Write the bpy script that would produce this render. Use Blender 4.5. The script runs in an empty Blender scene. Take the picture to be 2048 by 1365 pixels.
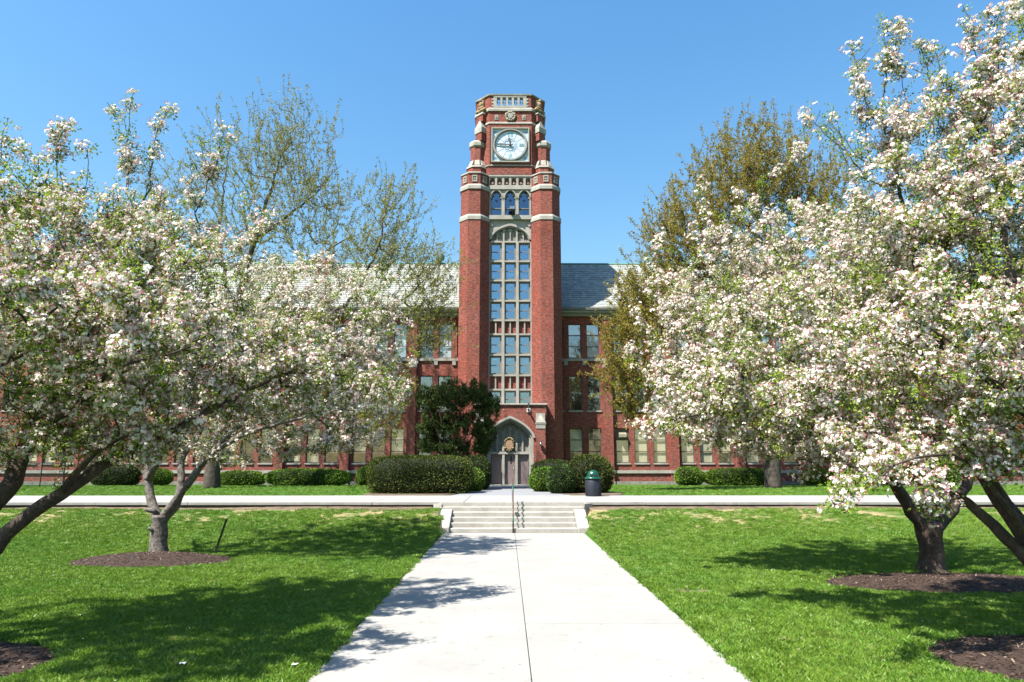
import bpy, bmesh, math, random
import numpy as np
from mathutils import Vector, Matrix, noise as mnoise

random.seed(7)
RNG = np.random.default_rng(11)
SC = bpy.context.scene
COL = SC.collection
R = math.radians

# ------------------------------------------------------------------ camera, sky, sun, exposure
EYE = 2.3
PITCH, YAW, FPX = R(10.3), R(0.42), 1365.33
cam_d = bpy.data.cameras.new('camera')
cam_d.lens, cam_d.sensor_width = 24.0, 36.0
cam_d.clip_start, cam_d.clip_end = 0.1, 3000
cam = bpy.data.objects.new('camera', cam_d)
COL.objects.link(cam)
cam.location = (0, 0, EYE)
cam.rotation_euler = (R(90) + PITCH, 0, -YAW)
SC.camera = cam

SUN_EL, SUN_AZ = R(57), R(52)          # azimuth measured from behind the camera towards the left
to_sun = Vector((-math.sin(SUN_AZ) * math.cos(SUN_EL), -math.cos(SUN_AZ) * math.cos(SUN_EL), math.sin(SUN_EL)))
W = bpy.data.worlds.new('World')
SC.world = W
W.use_nodes = True
nt = W.node_tree
nt.nodes.clear()
sky = nt.nodes.new('ShaderNodeTexSky')
sky.sky_type = 'NISHITA'
sky.sun_disc = False
sky.sun_elevation = SUN_EL
sky.sun_rotation = math.atan2(to_sun.x, to_sun.y)
sky.altitude = 0
sky.air_density, sky.dust_density, sky.ozone_density = 2.0, 1.0, 8.0
bg = nt.nodes.new('ShaderNodeBackground')
bg.inputs['Strength'].default_value = 0.070
wo = nt.nodes.new('ShaderNodeOutputWorld')
hs = nt.nodes.new('ShaderNodeHueSaturation')
hs.inputs['Saturation'].default_value = 1.2
nt.links.new(sky.outputs[0], hs.inputs['Color'])
nt.links.new(hs.outputs[0], bg.inputs[0])
nt.links.new(bg.outputs[0], wo.inputs[0])
sun_d = bpy.data.lights.new('sun', 'SUN')
sun_d.energy, sun_d.angle, sun_d.color = 5.0, R(0.53), (1.0, 0.95, 0.865)
sun = bpy.data.objects.new('sun', sun_d)
COL.objects.link(sun)
sun.rotation_euler = to_sun.to_track_quat('Z', 'Y').to_euler()
vs = SC.view_settings
vs.view_transform, vs.look, vs.gamma, vs.exposure = 'Standard', 'None', 1.0, 1.6

SC.cycles.max_bounces, SC.cycles.diffuse_bounces, SC.cycles.transmission_bounces = 6, 2, 4

# ------------------------------------------------------------------ helpers
def ray(px, py):
    a, b = (px - 1024) / FPX, (682.5 - py) / FPX
    y = math.cos(PITCH) - b * math.sin(PITCH)
    z = math.sin(PITCH) + b * math.cos(PITCH)
    return a * math.cos(YAW) + y * math.sin(YAW), -a * math.sin(YAW) + y * math.cos(YAW), z

def P(px, py, Y):                       # survey: where a sight line meets the plane at distance Y
    x, y, z = ray(px, py)
    return Vector((x * Y / y, Y, EYE + z * Y / y))

def ZZ(py, Y, px=1020):
    return P(px, py, Y).z

def G(px, py, z=0.0):                   # where a sight line meets the level z
    x, y, zz = ray(px, py)
    t = (z - EYE) / zz
    return Vector((x * t, y * t, z))

def wl(o):
    v = Vector((0, 0, 0))
    while o is not None:
        v += o.location
        o = o.parent
    return v

def new(name, data, parent=None, loc=(0, 0, 0)):
    o = bpy.data.objects.new(name, data)
    COL.objects.link(o)
    o.parent = parent
    o.location = loc
    return o

def tag(o, label=None, cat=None, group=None, kind=None):
    for k, v in (('label', label), ('category', cat), ('group', group), ('kind', kind)):
        if v:
            o[k] = v
    return o

def thing(name, label, cat, loc=(0, 0, 0), group=None):
    return tag(new(name, None, None, loc), label, cat, group)

class MB:
    def __init__(self):
        self.v, self.f = [], []

    def add(self, vs_, fs_):
        n = len(self.v)
        self.v += [tuple(p) for p in vs_]
        self.f += [tuple(i + n for i in f) for f in fs_]
        return self

    def box(self, x0, x1, y0, y1, z0, z1):
        return self.add([(x0, y0, z0), (x1, y0, z0), (x1, y1, z0), (x0, y1, z0), (x0, y0, z1), (x1, y0, z1), (x1, y1, z1), (x0, y1, z1)],
                        [(0, 3, 2, 1), (4, 5, 6, 7), (0, 1, 5, 4), (1, 2, 6, 5), (2, 3, 7, 6), (3, 0, 4, 7)])

    def prism(self, poly, z0, z1, top=None):
        n = len(poly)
        top = top or poly
        return self.add([(x, y, z0) for x, y in poly] + [(x, y, z1) for x, y in top],
                        [tuple(range(n))[::-1], tuple(range(n, 2 * n))] + [(i, (i + 1) % n, n + (i + 1) % n, n + i) for i in range(n)])

    def xz(self, poly, y0, y1):
        n = len(poly)
        return self.add([(x, y0, z) for x, z in poly] + [(x, y1, z) for x, z in poly],
                        [tuple(range(n)), tuple(range(n, 2 * n))[::-1]] + [(i, n + i, n + (i + 1) % n, (i + 1) % n) for i in range(n)])

    def ring(self, a, b, y0, y1, closed=False):   # band between two outlines in XZ, extruded in Y
        n = len(a)
        m = n if closed else n - 1
        for i in range(m):
            j = (i + 1) % n
            self.xz([a[i], a[j], b[j], b[i]], y0, y1)
        return self

    def tube(self, path, rad, n=8, cap=True):
        path = [Vector(p) for p in path]
        vs_, fs_ = [], []
        t0 = (path[1] - path[0]).normalized()
        up = Vector((1, 0, 0)) if abs(t0.x) < .8 else Vector((0, 1, 0))
        u = t0.cross(up).normalized()
        for i, p in enumerate(path):
            t = (path[min(i + 1, len(path) - 1)] - path[max(i - 1, 0)]).normalized()
            u = (u - t * u.dot(t)).normalized()
            w = t.cross(u)
            r = rad[i] if hasattr(rad, '__len__') else rad
            for k in range(n):
                a = 2 * math.pi * k / n
                vs_.append(p + u * (r * math.cos(a)) + w * (r * math.sin(a)))
        for i in range(len(path) - 1):
            for k in range(n):
                k2 = (k + 1) % n
                fs_.append((i * n + k, i * n + k2, (i + 1) * n + k2, (i + 1) * n + k))
        if cap:
            fs_.append(tuple(range(n))[::-1])
            fs_.append(tuple(range((len(path) - 1) * n, len(path) * n)))
        return self.add(vs_, fs_)

    def lathe(self, prof, n=24, c=(0, 0)):
        vs_, fs_ = [], []
        for r, z in prof:
            for k in range(n):
                a = 2 * math.pi * k / n
                vs_.append((c[0] + r * math.cos(a), c[1] + r * math.sin(a), z))
        for i in range(len(prof) - 1):
            for k in range(n):
                k2 = (k + 1) % n
                fs_.append((i * n + k, i * n + k2, (i + 1) * n + k2, (i + 1) * n + k))
        fs_.append(tuple(range(n))[::-1])
        fs_.append(tuple(range((len(prof) - 1) * n, len(prof) * n)))
        return self.add(vs_, fs_)

    def ball(self, c, r, n=10, m=7, squash=(1, 1, 1)):
        vs_, fs_ = [], []
        for i in range(m + 1):
            ph = math.pi * i / m
            for k in range(n):
                a = 2 * math.pi * k / n
                vs_.append((c[0] + r * squash[0] * math.sin(ph) * math.cos(a), c[1] + r * squash[1] * math.sin(ph) * math.sin(a), c[2] + r * squash[2] * math.cos(ph)))
        for i in range(m):
            for k in range(n):
                k2 = (k + 1) % n
                fs_.append((i * n + k, (i + 1) * n + k, (i + 1) * n + k2, i * n + k2))
        return self.add(vs_, fs_)

    def mesh(self, name, mat, off=Vector((0, 0, 0)), smooth=False, merge=False):
        me = bpy.data.meshes.new(name)
        me.from_pydata([tuple(Vector(p) - off) for p in self.v], [], self.f)
        bm = bmesh.new()
        bm.from_mesh(me)
        if merge:
            bmesh.ops.remove_doubles(bm, verts=bm.verts, dist=1e-4)
        bmesh.ops.recalc_face_normals(bm, faces=bm.faces)
        uv = bm.loops.layers.uv.new('UVMap')
        for f in bm.faces:
            n = f.normal
            f.smooth = smooth
            if abs(n.z) > .75:
                for l in f.loops:
                    p = l.vert.co + off
                    l[uv].uv = (p.x, p.y)
            else:
                t = Vector((-n.y, n.x, 0)).normalized()
                for l in f.loops:
                    p = l.vert.co + off
                    l[uv].uv = (p.dot(t), p.z)
        bm.to_mesh(me)
        bm.free()
        me.materials.append(mat)
        return me

    def build(self, name, mat, parent=None, smooth=False, merge=False, kind=None, label=None):
        o = new(name, self.mesh(name, mat, wl(parent), smooth, merge), parent)
        return tag(o, label, None, None, kind)

def bevel(o, w, seg=2):
    m = o.modifiers.new('bevel', 'BEVEL')
    m.width, m.segments, m.limit_method = w, seg, 'ANGLE'
    return o

# ------------------------------------------------------------------ materials
def N(nt_, t, **kw):
    n = nt_.nodes.new(t)
    for k, v in kw.items():
        setattr(n, k, v)
    return n

def mat_base(name):
    m = bpy.data.materials.new(name)
    m.use_nodes = True
    return m, m.node_tree, m.node_tree.nodes['Principled BSDF'], m.node_tree.links

def noise_fac(t, L, scale, detail=5, rough=.6, coord='pos', lo=.35, hi=.65):
    if coord == 'pos':
        src = N(t, 'ShaderNodeNewGeometry').outputs['Position']
    elif coord == 'obj':
        src = N(t, 'ShaderNodeTexCoord').outputs['Object']
    else:
        src = N(t, 'ShaderNodeUVMap').outputs[0]
    no = N(t, 'ShaderNodeTexNoise')
    no.inputs['Scale'].default_value, no.inputs['Detail'].default_value, no.inputs['Roughness'].default_value = scale, detail, rough
    L.new(src, no.inputs['Vector'])
    mr = N(t, 'ShaderNodeMapRange')
    mr.inputs[1].default_value, mr.inputs[2].default_value = lo, hi
    L.new(no.outputs[0], mr.inputs[0])
    return mr.outputs[0], no.outputs[0]

def mix(t, L, fac, a, b, mode='MIX'):
    m = N(t, 'ShaderNodeMix', data_type='RGBA', blend_type=mode)
    for i, s in ((0, fac), (6, a), (7, b)):
        if isinstance(s, (int, float)):
            m.inputs[i].default_value = s
        elif isinstance(s, tuple):
            m.inputs[i].default_value = (*s, 1) if len(s) == 3 else s
        else:
            L.new(s, m.inputs[i])
    return m.outputs[2]

def add_bump(t, L, b, h, strength, dist):
    bp = N(t, 'ShaderNodeBump')
    bp.inputs['Strength'].default_value, bp.inputs['Distance'].default_value = strength, dist
    L.new(h, bp.inputs['Height'])
    L.new(bp.outputs[0], b.inputs['Normal'])

ALB = .83
def pmat(name, c1, c2, scale=4, rough=.85, bump=.0, bscale=40, fine=None, spec=.3, metal=0):
    m, t, b, L = mat_base(name)
    f, _ = noise_fac(t, L, scale)
    c = mix(t, L, f, tuple(v * ALB for v in c1), tuple(v * ALB for v in c2))
    if fine:
        f2, _ = noise_fac(t, L, fine[0], 3)
        c = mix(t, L, f2, c, fine[1], 'MULTIPLY')
    L.new(c, b.inputs['Base Color'])
    b.inputs['Roughness'].default_value = rough
    b.inputs['Specular IOR Level'].default_value = spec
    b.inputs['Metallic'].default_value = metal
    if bump:
        _, h = noise_fac(t, L, bscale, 4)
        add_bump(t, L, b, h, bump, .02)
    return m

def brick_mat(name, dark=.86):
    m, t, b, L = mat_base(name)
    uv = N(t, 'ShaderNodeUVMap').outputs[0]
    br = N(t, 'ShaderNodeTexBrick')
    br.offset, br.squash = .5, 1
    for k, v in (('Scale', 1.0), ('Mortar Size', .0075), ('Mortar Smooth', .2), ('Bias', -.1), ('Brick Width', .205), ('Row Height', .0677)):
        br.inputs[k].default_value = v
    br.inputs['Color1'].default_value = (.30 * dark, .070 * dark, .045 * dark, 1)
    br.inputs['Color2'].default_value = (.15 * dark, .037 * dark, .029 * dark, 1)
    br.inputs['Mortar'].default_value = (.34 * dark, .225 * dark, .19 * dark, 1)
    L.new(uv, br.inputs['Vector'])
    f, _ = noise_fac(t, L, .55, 6, .65)
    c = mix(t, L, f, br.outputs[0], (1.0, .80, .72), 'MULTIPLY')
    f2, _ = noise_fac(t, L, 6, 3, .5)
    c = mix(t, L, f2, c, (.82, .84, .86), 'MULTIPLY')
    mp = N(t, 'ShaderNodeMapping')                       # burnt and pale bricks, course by course
    mp.inputs['Scale'].default_value = (4.4, 14.5, 1)
    L.new(uv, mp.inputs['Vector'])
    wn = N(t, 'ShaderNodeTexNoise')
    wn.inputs['Scale'].default_value, wn.inputs['Detail'].default_value = 1.0, 2
    L.new(mp.outputs[0], wn.inputs['Vector'])
    mr = N(t, 'ShaderNodeMapRange')
    mr.inputs[1].default_value, mr.inputs[2].default_value = .36, .64
    L.new(wn.outputs[0], mr.inputs[0])
    c = mix(t, L, mr.outputs[0], mix(t, L, 1.0, c, (.60, .58, .64), 'MULTIPLY'), mix(t, L, 1.0, c, (1.24, 1.2, 1.15), 'MULTIPLY'))
    f3, _ = noise_fac(t, L, .22, 7, .7, lo=.5, hi=.72)      # soot
    c = mix(t, L, f3, c, (.70, .68, .70), 'MULTIPLY')
    L.new(c, b.inputs['Base Color'])
    b.inputs['Roughness'].default_value = .9
    b.inputs['Specular IOR Level'].default_value = .2
    inv = N(t, 'ShaderNodeMath', operation='SUBTRACT')
    inv.inputs[0].default_value = 1
    L.new(br.outputs['Fac'], inv.inputs[1])
    add_bump(t, L, b, inv.outputs[0], .6, .008)
    return m

def efflorescence_mat():
    m = brick_mat('brick_with_lime_bloom')
    t, L = m.node_tree, m.node_tree.links
    b = t.nodes['Principled BSDF']
    src = b.inputs['Base Color'].links[0].from_socket
    f, _ = noise_fac(t, L, 1.3, 8, .75, lo=.60, hi=.70)
    c = mix(t, L, f, src, (.62, .50, .47))
    L.new(c, b.inputs['Base Color'])
    return m

def glass_mat(name, refl=.42, tint=(.80, .90, 1.0), wob=.03, clear=(.80, .88, .95)):
    m = bpy.data.materials.new(name)
    m.use_nodes = True
    t, L = m.node_tree, m.node_tree.links
    t.nodes.clear()
    out = N(t, 'ShaderNodeOutputMaterial')
    g = N(t, 'ShaderNodeBsdfGlossy')
    g.inputs['Color'].default_value = (*tint, 1)
    g.inputs['Roughness'].default_value = .04
    tr = N(t, 'ShaderNodeBsdfTransparent')
    tr.inputs['Color'].default_value = (*clear, 1)
    _, h = noise_fac(t, L, 1.6, 2)
    bp = N(t, 'ShaderNodeBump')
    bp.inputs['Strength'].default_value, bp.inputs['Distance'].default_value = wob, .1
    L.new(h, bp.inputs['Height'])
    L.new(bp.outputs[0], g.inputs['Normal'])
    mx = N(t, 'ShaderNodeMixShader')
    mx.inputs[0].default_value = refl
    L.new(tr.outputs[0], mx.inputs[1])
    L.new(g.outputs[0], mx.inputs[2])
    L.new(mx.outputs[0], out.inputs[0])
    return m

def leaf_mat(name, trans=.35, rough=.5, gloss=.06, tint=None, patchy=False):
    m = bpy.data.materials.new(name)
    m.use_nodes = True
    t, L = m.node_tree, m.node_tree.links
    t.nodes.clear()
    out = N(t, 'ShaderNodeOutputMaterial')
    at = N(t, 'ShaderNodeAttribute', attribute_name='col')
    d = N(t, 'ShaderNodeBsdfDiffuse')
    tr = N(t, 'ShaderNodeBsdfTranslucent')
    col = at.outputs[0]
    if tint:
        ti = N(t, 'ShaderNodeAttribute', attribute_name='tint', attribute_type='INSTANCER')
        col = mix(t, L, ti.outputs['Fac'], col, tint, 'MULTIPLY')
    if patchy:
        f, _ = noise_fac(t, L, .42, 5, .65)
        col = mix(t, L, f, mix(t, L, 1.0, col, (.80, .88, .85), 'MULTIPLY'), mix(t, L, 1.0, col, (1.12, 1.0, 1.0), 'MULTIPLY'))
        f, _ = noise_fac(t, L, 1.5, 5, .7, lo=.64, hi=.76)
        col = mix(t, L, f, col, (.30, .27, .085))
    L.new(col, d.inputs[0])
    L.new(col, tr.inputs[0])
    mx = N(t, 'ShaderNodeMixShader')
    mx.inputs[0].default_value = trans
    L.new(d.outputs[0], mx.inputs[1])
    L.new(tr.outputs[0], mx.inputs[2])
    g = N(t, 'ShaderNodeBsdfGlossy')
    g.inputs['Roughness'].default_value = rough
    mx2 = N(t, 'ShaderNodeMixShader')
    mx2.inputs[0].default_value = gloss
    L.new(mx.outputs[0], mx2.inputs[1])
    L.new(g.outputs[0], mx2.inputs[2])
    L.new(mx2.outputs[0], out.inputs[0])
    return m

def conc_mat():
    m, t, b, L = mat_base('pale_concrete')
    f, _ = noise_fac(t, L, .8, 6, .65)
    c = mix(t, L, f, (.272, .265, .25), (.235, .229, .216))
    f, _ = noise_fac(t, L, 45, 3, .6)
    c = mix(t, L, f, c, (.90, .895, .88), 'MULTIPLY')
    f, _ = noise_fac(t, L, 3.2, 7, .7, lo=.60, hi=.74)       # stains and spots
    c = mix(t, L, f, c, (.78, .76, .73), 'MULTIPLY')
    f, _ = noise_fac(t, L, 9, 2, .5, lo=.70, hi=.74)
    c = mix(t, L, f, c, (.66, .63, .60), 'MULTIPLY')
    L.new(c, b.inputs['Base Color'])
    b.inputs['Roughness'].default_value = .9
    b.inputs['Specular IOR Level'].default_value = .25
    _, h = noise_fac(t, L, 60, 4)
    add_bump(t, L, b, h, .25, .02)
    return m

M = {}
M['brick'] = brick_mat('red_brick')
M['brick_bloom'] = efflorescence_mat()
M['stone'] = pmat('limestone', (.40, .385, .345), (.31, .295, .26), 1.6, .85, .25, 30, (14, (.84, .83, .81)))
M['stone_dirt_shade'] = pmat('weathered_shaded_limestone', (.30, .285, .25), (.18, .17, .15), 2.2, .9, .3, 30, (10, (.8, .79, .77)))  # dirty stone; also carries painted recess shade on the porch tympanum
M['carved'] = pmat('carved_brown_stone', (.36, .25, .13), (.18, .12, .06), 5, .8, .6, 18)
M['carved_pale'] = pmat('carved_pale_stone', (.48, .43, .34), (.24, .21, .16), 7, .85, .6, 18)
M['frame'] = pmat('grey_brown_window_paint', (.20, .185, .165), (.16, .145, .13), 3, .55)
M['frame_dark'] = pmat('brown_window_paint', (.13, .105, .085), (.10, .08, .065), 3, .5)
M['glass'] = glass_mat('blue_window_glass', .27, (.66, .84, 1.0))
M['glass_dark'] = glass_mat('dark_window_glass', .12, (.66, .8, 1.0))  # dark navy glass, less reflective than the bay panes
M['glass_wing'] = glass_mat('wing_window_glass', .17, (.86, .93, 1.0), .03, (.96, .97, .97))
M['room'] = pmat('dim_room', (.035, .04, .05), (.05, .055, .065), 2, .9)  # dark backing sheet, the unlit room depth put into its colour
M['blind'] = pmat('cream_blind', (.72, .68, .50), (.66, .61, .44), 2, .8)
M['blind_white'] = pmat('white_blind', (.74, .77, .80), (.66, .70, .74), 2, .8)
M['door'] = pmat('mauve_brown_door_paint', (.19, .145, .145), (.22, .17, .165), 1.5, .5, .05, 12)
M['steel'] = pmat('brushed_steel', (.5, .5, .5), (.4, .4, .4), 8, .3, metal=1)
M['black'] = pmat('black_metal', (.018, .018, .02), (.03, .03, .03), 6, .45)
M['copper'] = pmat('green_copper', (.10, .27, .22), (.07, .20, .17), 2, .6, .1)
M['gutter'] = pmat('gutter_paint', (.16, .16, .14), (.11, .115, .10), 2, .5)
M['soffit'] = pmat('cornice_paint', (.30, .27, .20), (.24, .22, .16), 2, .7)
for i, c in enumerate(((.36, .38, .345), (.30, .325, .30), (.42, .43, .385), (.33, .34, .33))):
    M['slate%d' % i] = pmat('grey_green_slate', c, tuple(v * .8 for v in c), 1.2, .62, .3, 25, (9, (.85, .86, .85)), .45)
M['slate_bed'] = pmat('dark_roof_bed', (.07, .075, .07), (.05, .05, .05), 2, .9)
M['conc'] = conc_mat()
M['conc_step'] = pmat('worn_step_concrete', (.42, .405, .37), (.32, .305, .275), 1.6, .92, .35, 55, (18, (.86, .85, .82)))
M['joint'] = pmat('dirty_joint', (.20, .18, .15), (.10, .09, .075), 8, .95)
M['asphalt'] = pmat('grey_paving', (.26, .265, .28), (.21, .215, .225), 1.1, .92, .3, 80, (40, (.86, .86, .88)))
M['mulch'] = pmat('dark_bark_mulch', (.075, .048, .036), (.032, .02, .016), 9, .95, 1.0, 45, (60, (.55, .5, .45)))
M['soil'] = pmat('dry_soil', (.21, .155, .105), (.105, .075, .05), 2.5, .95, .9, 30, (30, (.7, .68, .64)))
M['rail'] = pmat('rust_brown_pipe', (.14, .075, .055), (.085, .05, .04), 12, .5, .2, 60)
M['rail_green'] = pmat('green_painted_pipe', (.02, .12, .07), (.03, .08, .05), 12, .45)
M['can'] = pmat('dark_slate_can', (.028, .032, .045), (.02, .023, .032), 5, .5)
M['can_lid'] = pmat('green_can_lid', (.003, .075, .043), (.003, .06, .035), 3, .28, spec=.6)
M['bark_pale'] = pmat('pale_grey_lit_bark', (.27, .24, .215), (.095, .08, .07), 11, .9, 1.0, 26, (38, (.5, .48, .46)))  # sunlit tone of this trunk put into the bark colour
M['bark'] = pmat('brown_shaded_apple_bark', (.115, .085, .068), (.055, .04, .033), 8, .9, 1.0, 24, (30, (.65, .62, .6)))  # shaded tone of the other trunks put into the bark colour
M['bark_maple'] = pmat('grey_maple_bark', (.12, .098, .08), (.06, .05, .042), 5, .92, 1.0, 10, (14, (.6, .58, .55)))
M['twig_pale'] = pmat('pale_maple_twig', (.19, .17, .16), (.12, .10, .09), 6, .8)
M['petal'] = leaf_mat('apple_petal', .30, .5, .02, (.97, .72, .73))
M['leaf'] = leaf_mat('leaf', .42, .6, .015)
M['grass'] = leaf_mat('grass_blade', .25, .45, .04, None, True)
M['needle'] = leaf_mat('yew_needle', .15, .6, .012)
M['dial'] = pmat('white_dial_glass', (.60, .67, .76), (.55, .62, .72), 3, .3)
M['dial_corner'] = pmat('pale_blue_corner_glass', (.42, .56, .68), (.50, .60, .68), 4, .3)
M['dial_mark'] = pmat('blue_grey_dial_mark', (.10, .20, .29), (.14, .24, .33), 6, .5)
M['numeral'] = pmat('faded_green_numeral', (.07, .26, .24), (.11, .30, .29), 6, .5)
M['hand'] = pmat('grey_clock_hand', (.10, .11, .14), (.08, .09, .11), 6, .5)
M['white'] = pmat('white_paint', (.75, .75, .73), (.68, .68, .66), 5, .5)
M['bronze'] = pmat('bronze_shield', (.30, .19, .12), (.36, .23, .15), 4, .5)
M['gilt'] = pmat('dull_gilt_scroll', (.30, .22, .09), (.12, .085, .04), 14, .55, .5, 30)

def lawn_mat():
    m, t, b, L = mat_base('lawn_grass')
    f, _ = noise_fac(t, L, .45, 5)
    c = mix(t, L, f, (.036, .108, .009), (.062, .135, .013))  # base darkened to carry the shade between grass blades
    f, _ = noise_fac(t, L, 18, 5, .7)
    c = mix(t, L, f, c, (.62, .68, .55), 'MULTIPLY')
    pos = N(t, 'ShaderNodeNewGeometry').outputs['Position']
    sx = N(t, 'ShaderNodeSeparateXYZ')
    L.new(pos, sx.inputs[0])
    mr = N(t, 'ShaderNodeMapRange')                      # worn turf along the top of the bank
    mr.inputs[1].default_value, mr.inputs[2].default_value = .05, .55
    L.new(sx.outputs[2], mr.inputs[0])
    lt = N(t, 'ShaderNodeMath', operation='LESS_THAN')
    lt.inputs[1].default_value = 26.6
    L.new(sx.outputs[1], lt.inputs[0])
    f2, _ = noise_fac(t, L, .8, 6, .7, lo=.38, hi=.56)
    a = N(t, 'ShaderNodeMath', operation='MULTIPLY')
    L.new(f2, a.inputs[0])
    L.new(mr.outputs[0], a.inputs[1])
    a2 = N(t, 'ShaderNodeMath', operation='MULTIPLY')
    L.new(a.outputs[0], a2.inputs[0])
    L.new(lt.outputs[0], a2.inputs[1])
    c = mix(t, L, a2.outputs[0], c, (.27, .215, .11))
    L.new(c, b.inputs['Base Color'])
    b.inputs['Roughness'].default_value = .9
    b.inputs['Specular IOR Level'].default_value = .15
    _, h = noise_fac(t, L, 60, 4)
    add_bump(t, L, b, h, 1.0, .03)
    return m
M['lawn'] = lawn_mat()

# ------------------------------------------------------------------ ground, walks, steps
TZ = 0.95                               # terrace level
PATH_L, PATH_R = G(890, 1066).x - .02, G(1166, 1066).x + .02
STEP_Y = G(1020, 1067).y
TREAD, RISE = .36, TZ / 6
WALK_Y0, WALK_Y1 = STEP_Y + 5 * TREAD, 31.6

def smooth01(t):
    t = max(0., min(1., t))
    return t * t * (3 - 2 * t)

BED_CHIPS = []
MULCH = {}                              # centre x, y, rx, ry
def ground_z(x, y):
    if y > WALK_Y0 + .55:
        z = TZ - .03
    else:
        z = (TZ - .25) * smooth01((y - 19.2) / (WALK_Y0 - .3 - 19.2))
        z += .05 * mnoise.noise(Vector((x * .22, y * .22, 0))) * smooth01((abs(x) - 2.6) / 2) * smooth01((y - 4) / 4)
    return z

def build_ground():
    mb = MB()
    xs = [-1500, -400, -120, -60, -40] + list(np.arange(-30, -2.2, .6)) + [PATH_L + .03, PATH_R - .03] + list(np.arange(3.1, 30.5, .6)) + [40, 60, 120, 400, 1500]
    ys = [-1500, -300, -60, -20, -6] + list(np.arange(-2, WALK_Y0 - .1, .6)) + [WALK_Y0 + .02, WALK_Y0 + .5, WALK_Y0 + .62, 31, 40, 60, 120, 400, 1500]
    vs_ = []
    for y in ys:
        for x in xs:
            z = ground_z(x, y)
            if PATH_L - .01 < x < PATH_R + .01 and y < WALK_Y0 + .5:
                z = -.06
            vs_.append((x, y, z))
    nx = len(xs)
    mb.add(vs_, [(j * nx + i, j * nx + i + 1, (j + 1) * nx + i + 1, (j + 1) * nx + i) for j in range(len(ys) - 1) for i in range(nx - 1)])
    return mb.build('lawn', M['lawn'], None, smooth=True, kind='structure')
lawn = build_ground()

# lower path: pairs of slabs between open joints
path = MB().box(PATH_L - .01, PATH_R + .01, -3, STEP_Y - .01, -.2, -.035).build('path', M['joint'], None, kind='structure')
xc = G(1030, 1068).x - .005
js = [STEP_Y - 3.4 * k for k in range(0, 9)]
for k in range(8):
    for a, b_ in ((PATH_L, xc), (xc, PATH_R)):
        ins, inj = .0045, .014
        w = [(a + ins, js[k + 1] + inj), (b_ - ins, js[k + 1] + inj), (b_ - ins, js[k] - inj), (a + ins, js[k] - inj)]
        dz = random.uniform(-.003, .003)
        bevel(MB().prism(w, -.12, .012 + dz).build('slab', M['conc'], path), .008)

# terrace walk across the front, slabs
sx_l, sx_r = G(899, 1067).x, G(1155, 1067).x
walk = MB().box(-60, 60, WALK_Y0 + .14, WALK_Y1 - .02, TZ - .2, TZ - .045).build('terrace_walk', M['joint'], None, kind='structure')
for k in range(-15, 16):
    x0 = k * 3.4 - 1.7 + .1
    lo = WALK_Y0
    inside = sx_l - 1.0 < x0 + 3.4 and x0 < sx_r + 1.0
    edge = [(x0 + .006 + 3.388 * j / 16, lo + (0 if inside and sx_l - .62 < x0 + 3.388 * j / 16 < sx_r + .62 else .07 * max(-.4, mnoise.noise(Vector((x0 + j * .21, k * .7, 0)))) + .03 * mnoise.noise(Vector((x0 * 5 + j * 1.3, 3, 0))))) for j in range(17)]
    bevel(MB().prism(edge + [(x0 + 3.394, WALK_Y1), (x0 + .006, WALK_Y1)], TZ - .11, TZ + random.uniform(-.003, .003)).build('slab', M['conc'], walk), .012)

# paved way to the doors
apron = MB()
apron.prism([(-2.55, WALK_Y1 + .01), (2.95, WALK_Y1 + .01), (2.3, 36), (2.05, 46.6), (-1.75, 46.6), (-1.9, 36)], TZ - .1, TZ - .004)
apron.build('paved_way', M['asphalt'], None, kind='structure')

# steps
steps = thing('entrance_steps', 'flight of six worn concrete steps with low sloping side walls', 'steps', ((PATH_L + PATH_R) / 2, STEP_Y, 0))
sx0, sx1 = G(899, 1067).x, G(1155, 1067).x
for k in range(6):
    y0 = STEP_Y + k * TREAD
    wide = .0 if k < 4 else .42
    y1 = y0 + TREAD + .03 if k < 5 else y0 + TREAD * .8
    y1 = min(y1, WALK_Y0 - .004) if k == 5 else y1
    if k == 5:
        continue
    bevel(MB().box(sx0 - wide, sx1 + wide, y0, y1 - .002 * k, -.1 - .003 * k, RISE * (k + 1)).build('step', M['conc_step'], steps), .02, 2)
bevel(MB().box(sx0 - .55, sx1 + .55, WALK_Y0 - .03, WALK_Y0 - .003, .5, TZ - .02).build('step', M['conc_step'], steps), .01)
for s, xa in ((-1, sx0 - .003), (1, sx1 + .003)):
    y0, y1 = STEP_Y - .12, STEP_Y + 4 * TREAD - .01
    mb = MB()
    xb = xa + s * .40
    lo_, hi_ = min(xa, xb), max(xa, xb)
    prof = [(y0, -.15), (y0, .20), (y1 - .35, RISE * 4 + .09), (y1, RISE * 4 + .09), (y1, -.15)]
    n = len(prof)
    mb.add([(lo_, y, z) for y, z in prof] + [(hi_, y, z) for y, z in prof],
           [tuple(range(n)), tuple(range(n, 2 * n))[::-1]] + [(i, n + i, n + (i + 1) % n, (i + 1) % n) for i in range(n)])
    bevel(mb.build('side_wall', M['conc_step'], steps), .03, 2)
    mb = MB().prism([(xa + s * .42, STEP_Y + 4 * TREAD + .01), (xa + s * .75, WALK_Y0 - .05), (xa + s * .44, WALK_Y0 - .05)][::1], .3, TZ - .05)
    mb.build('return_wall', M['conc_step'], steps)

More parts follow.
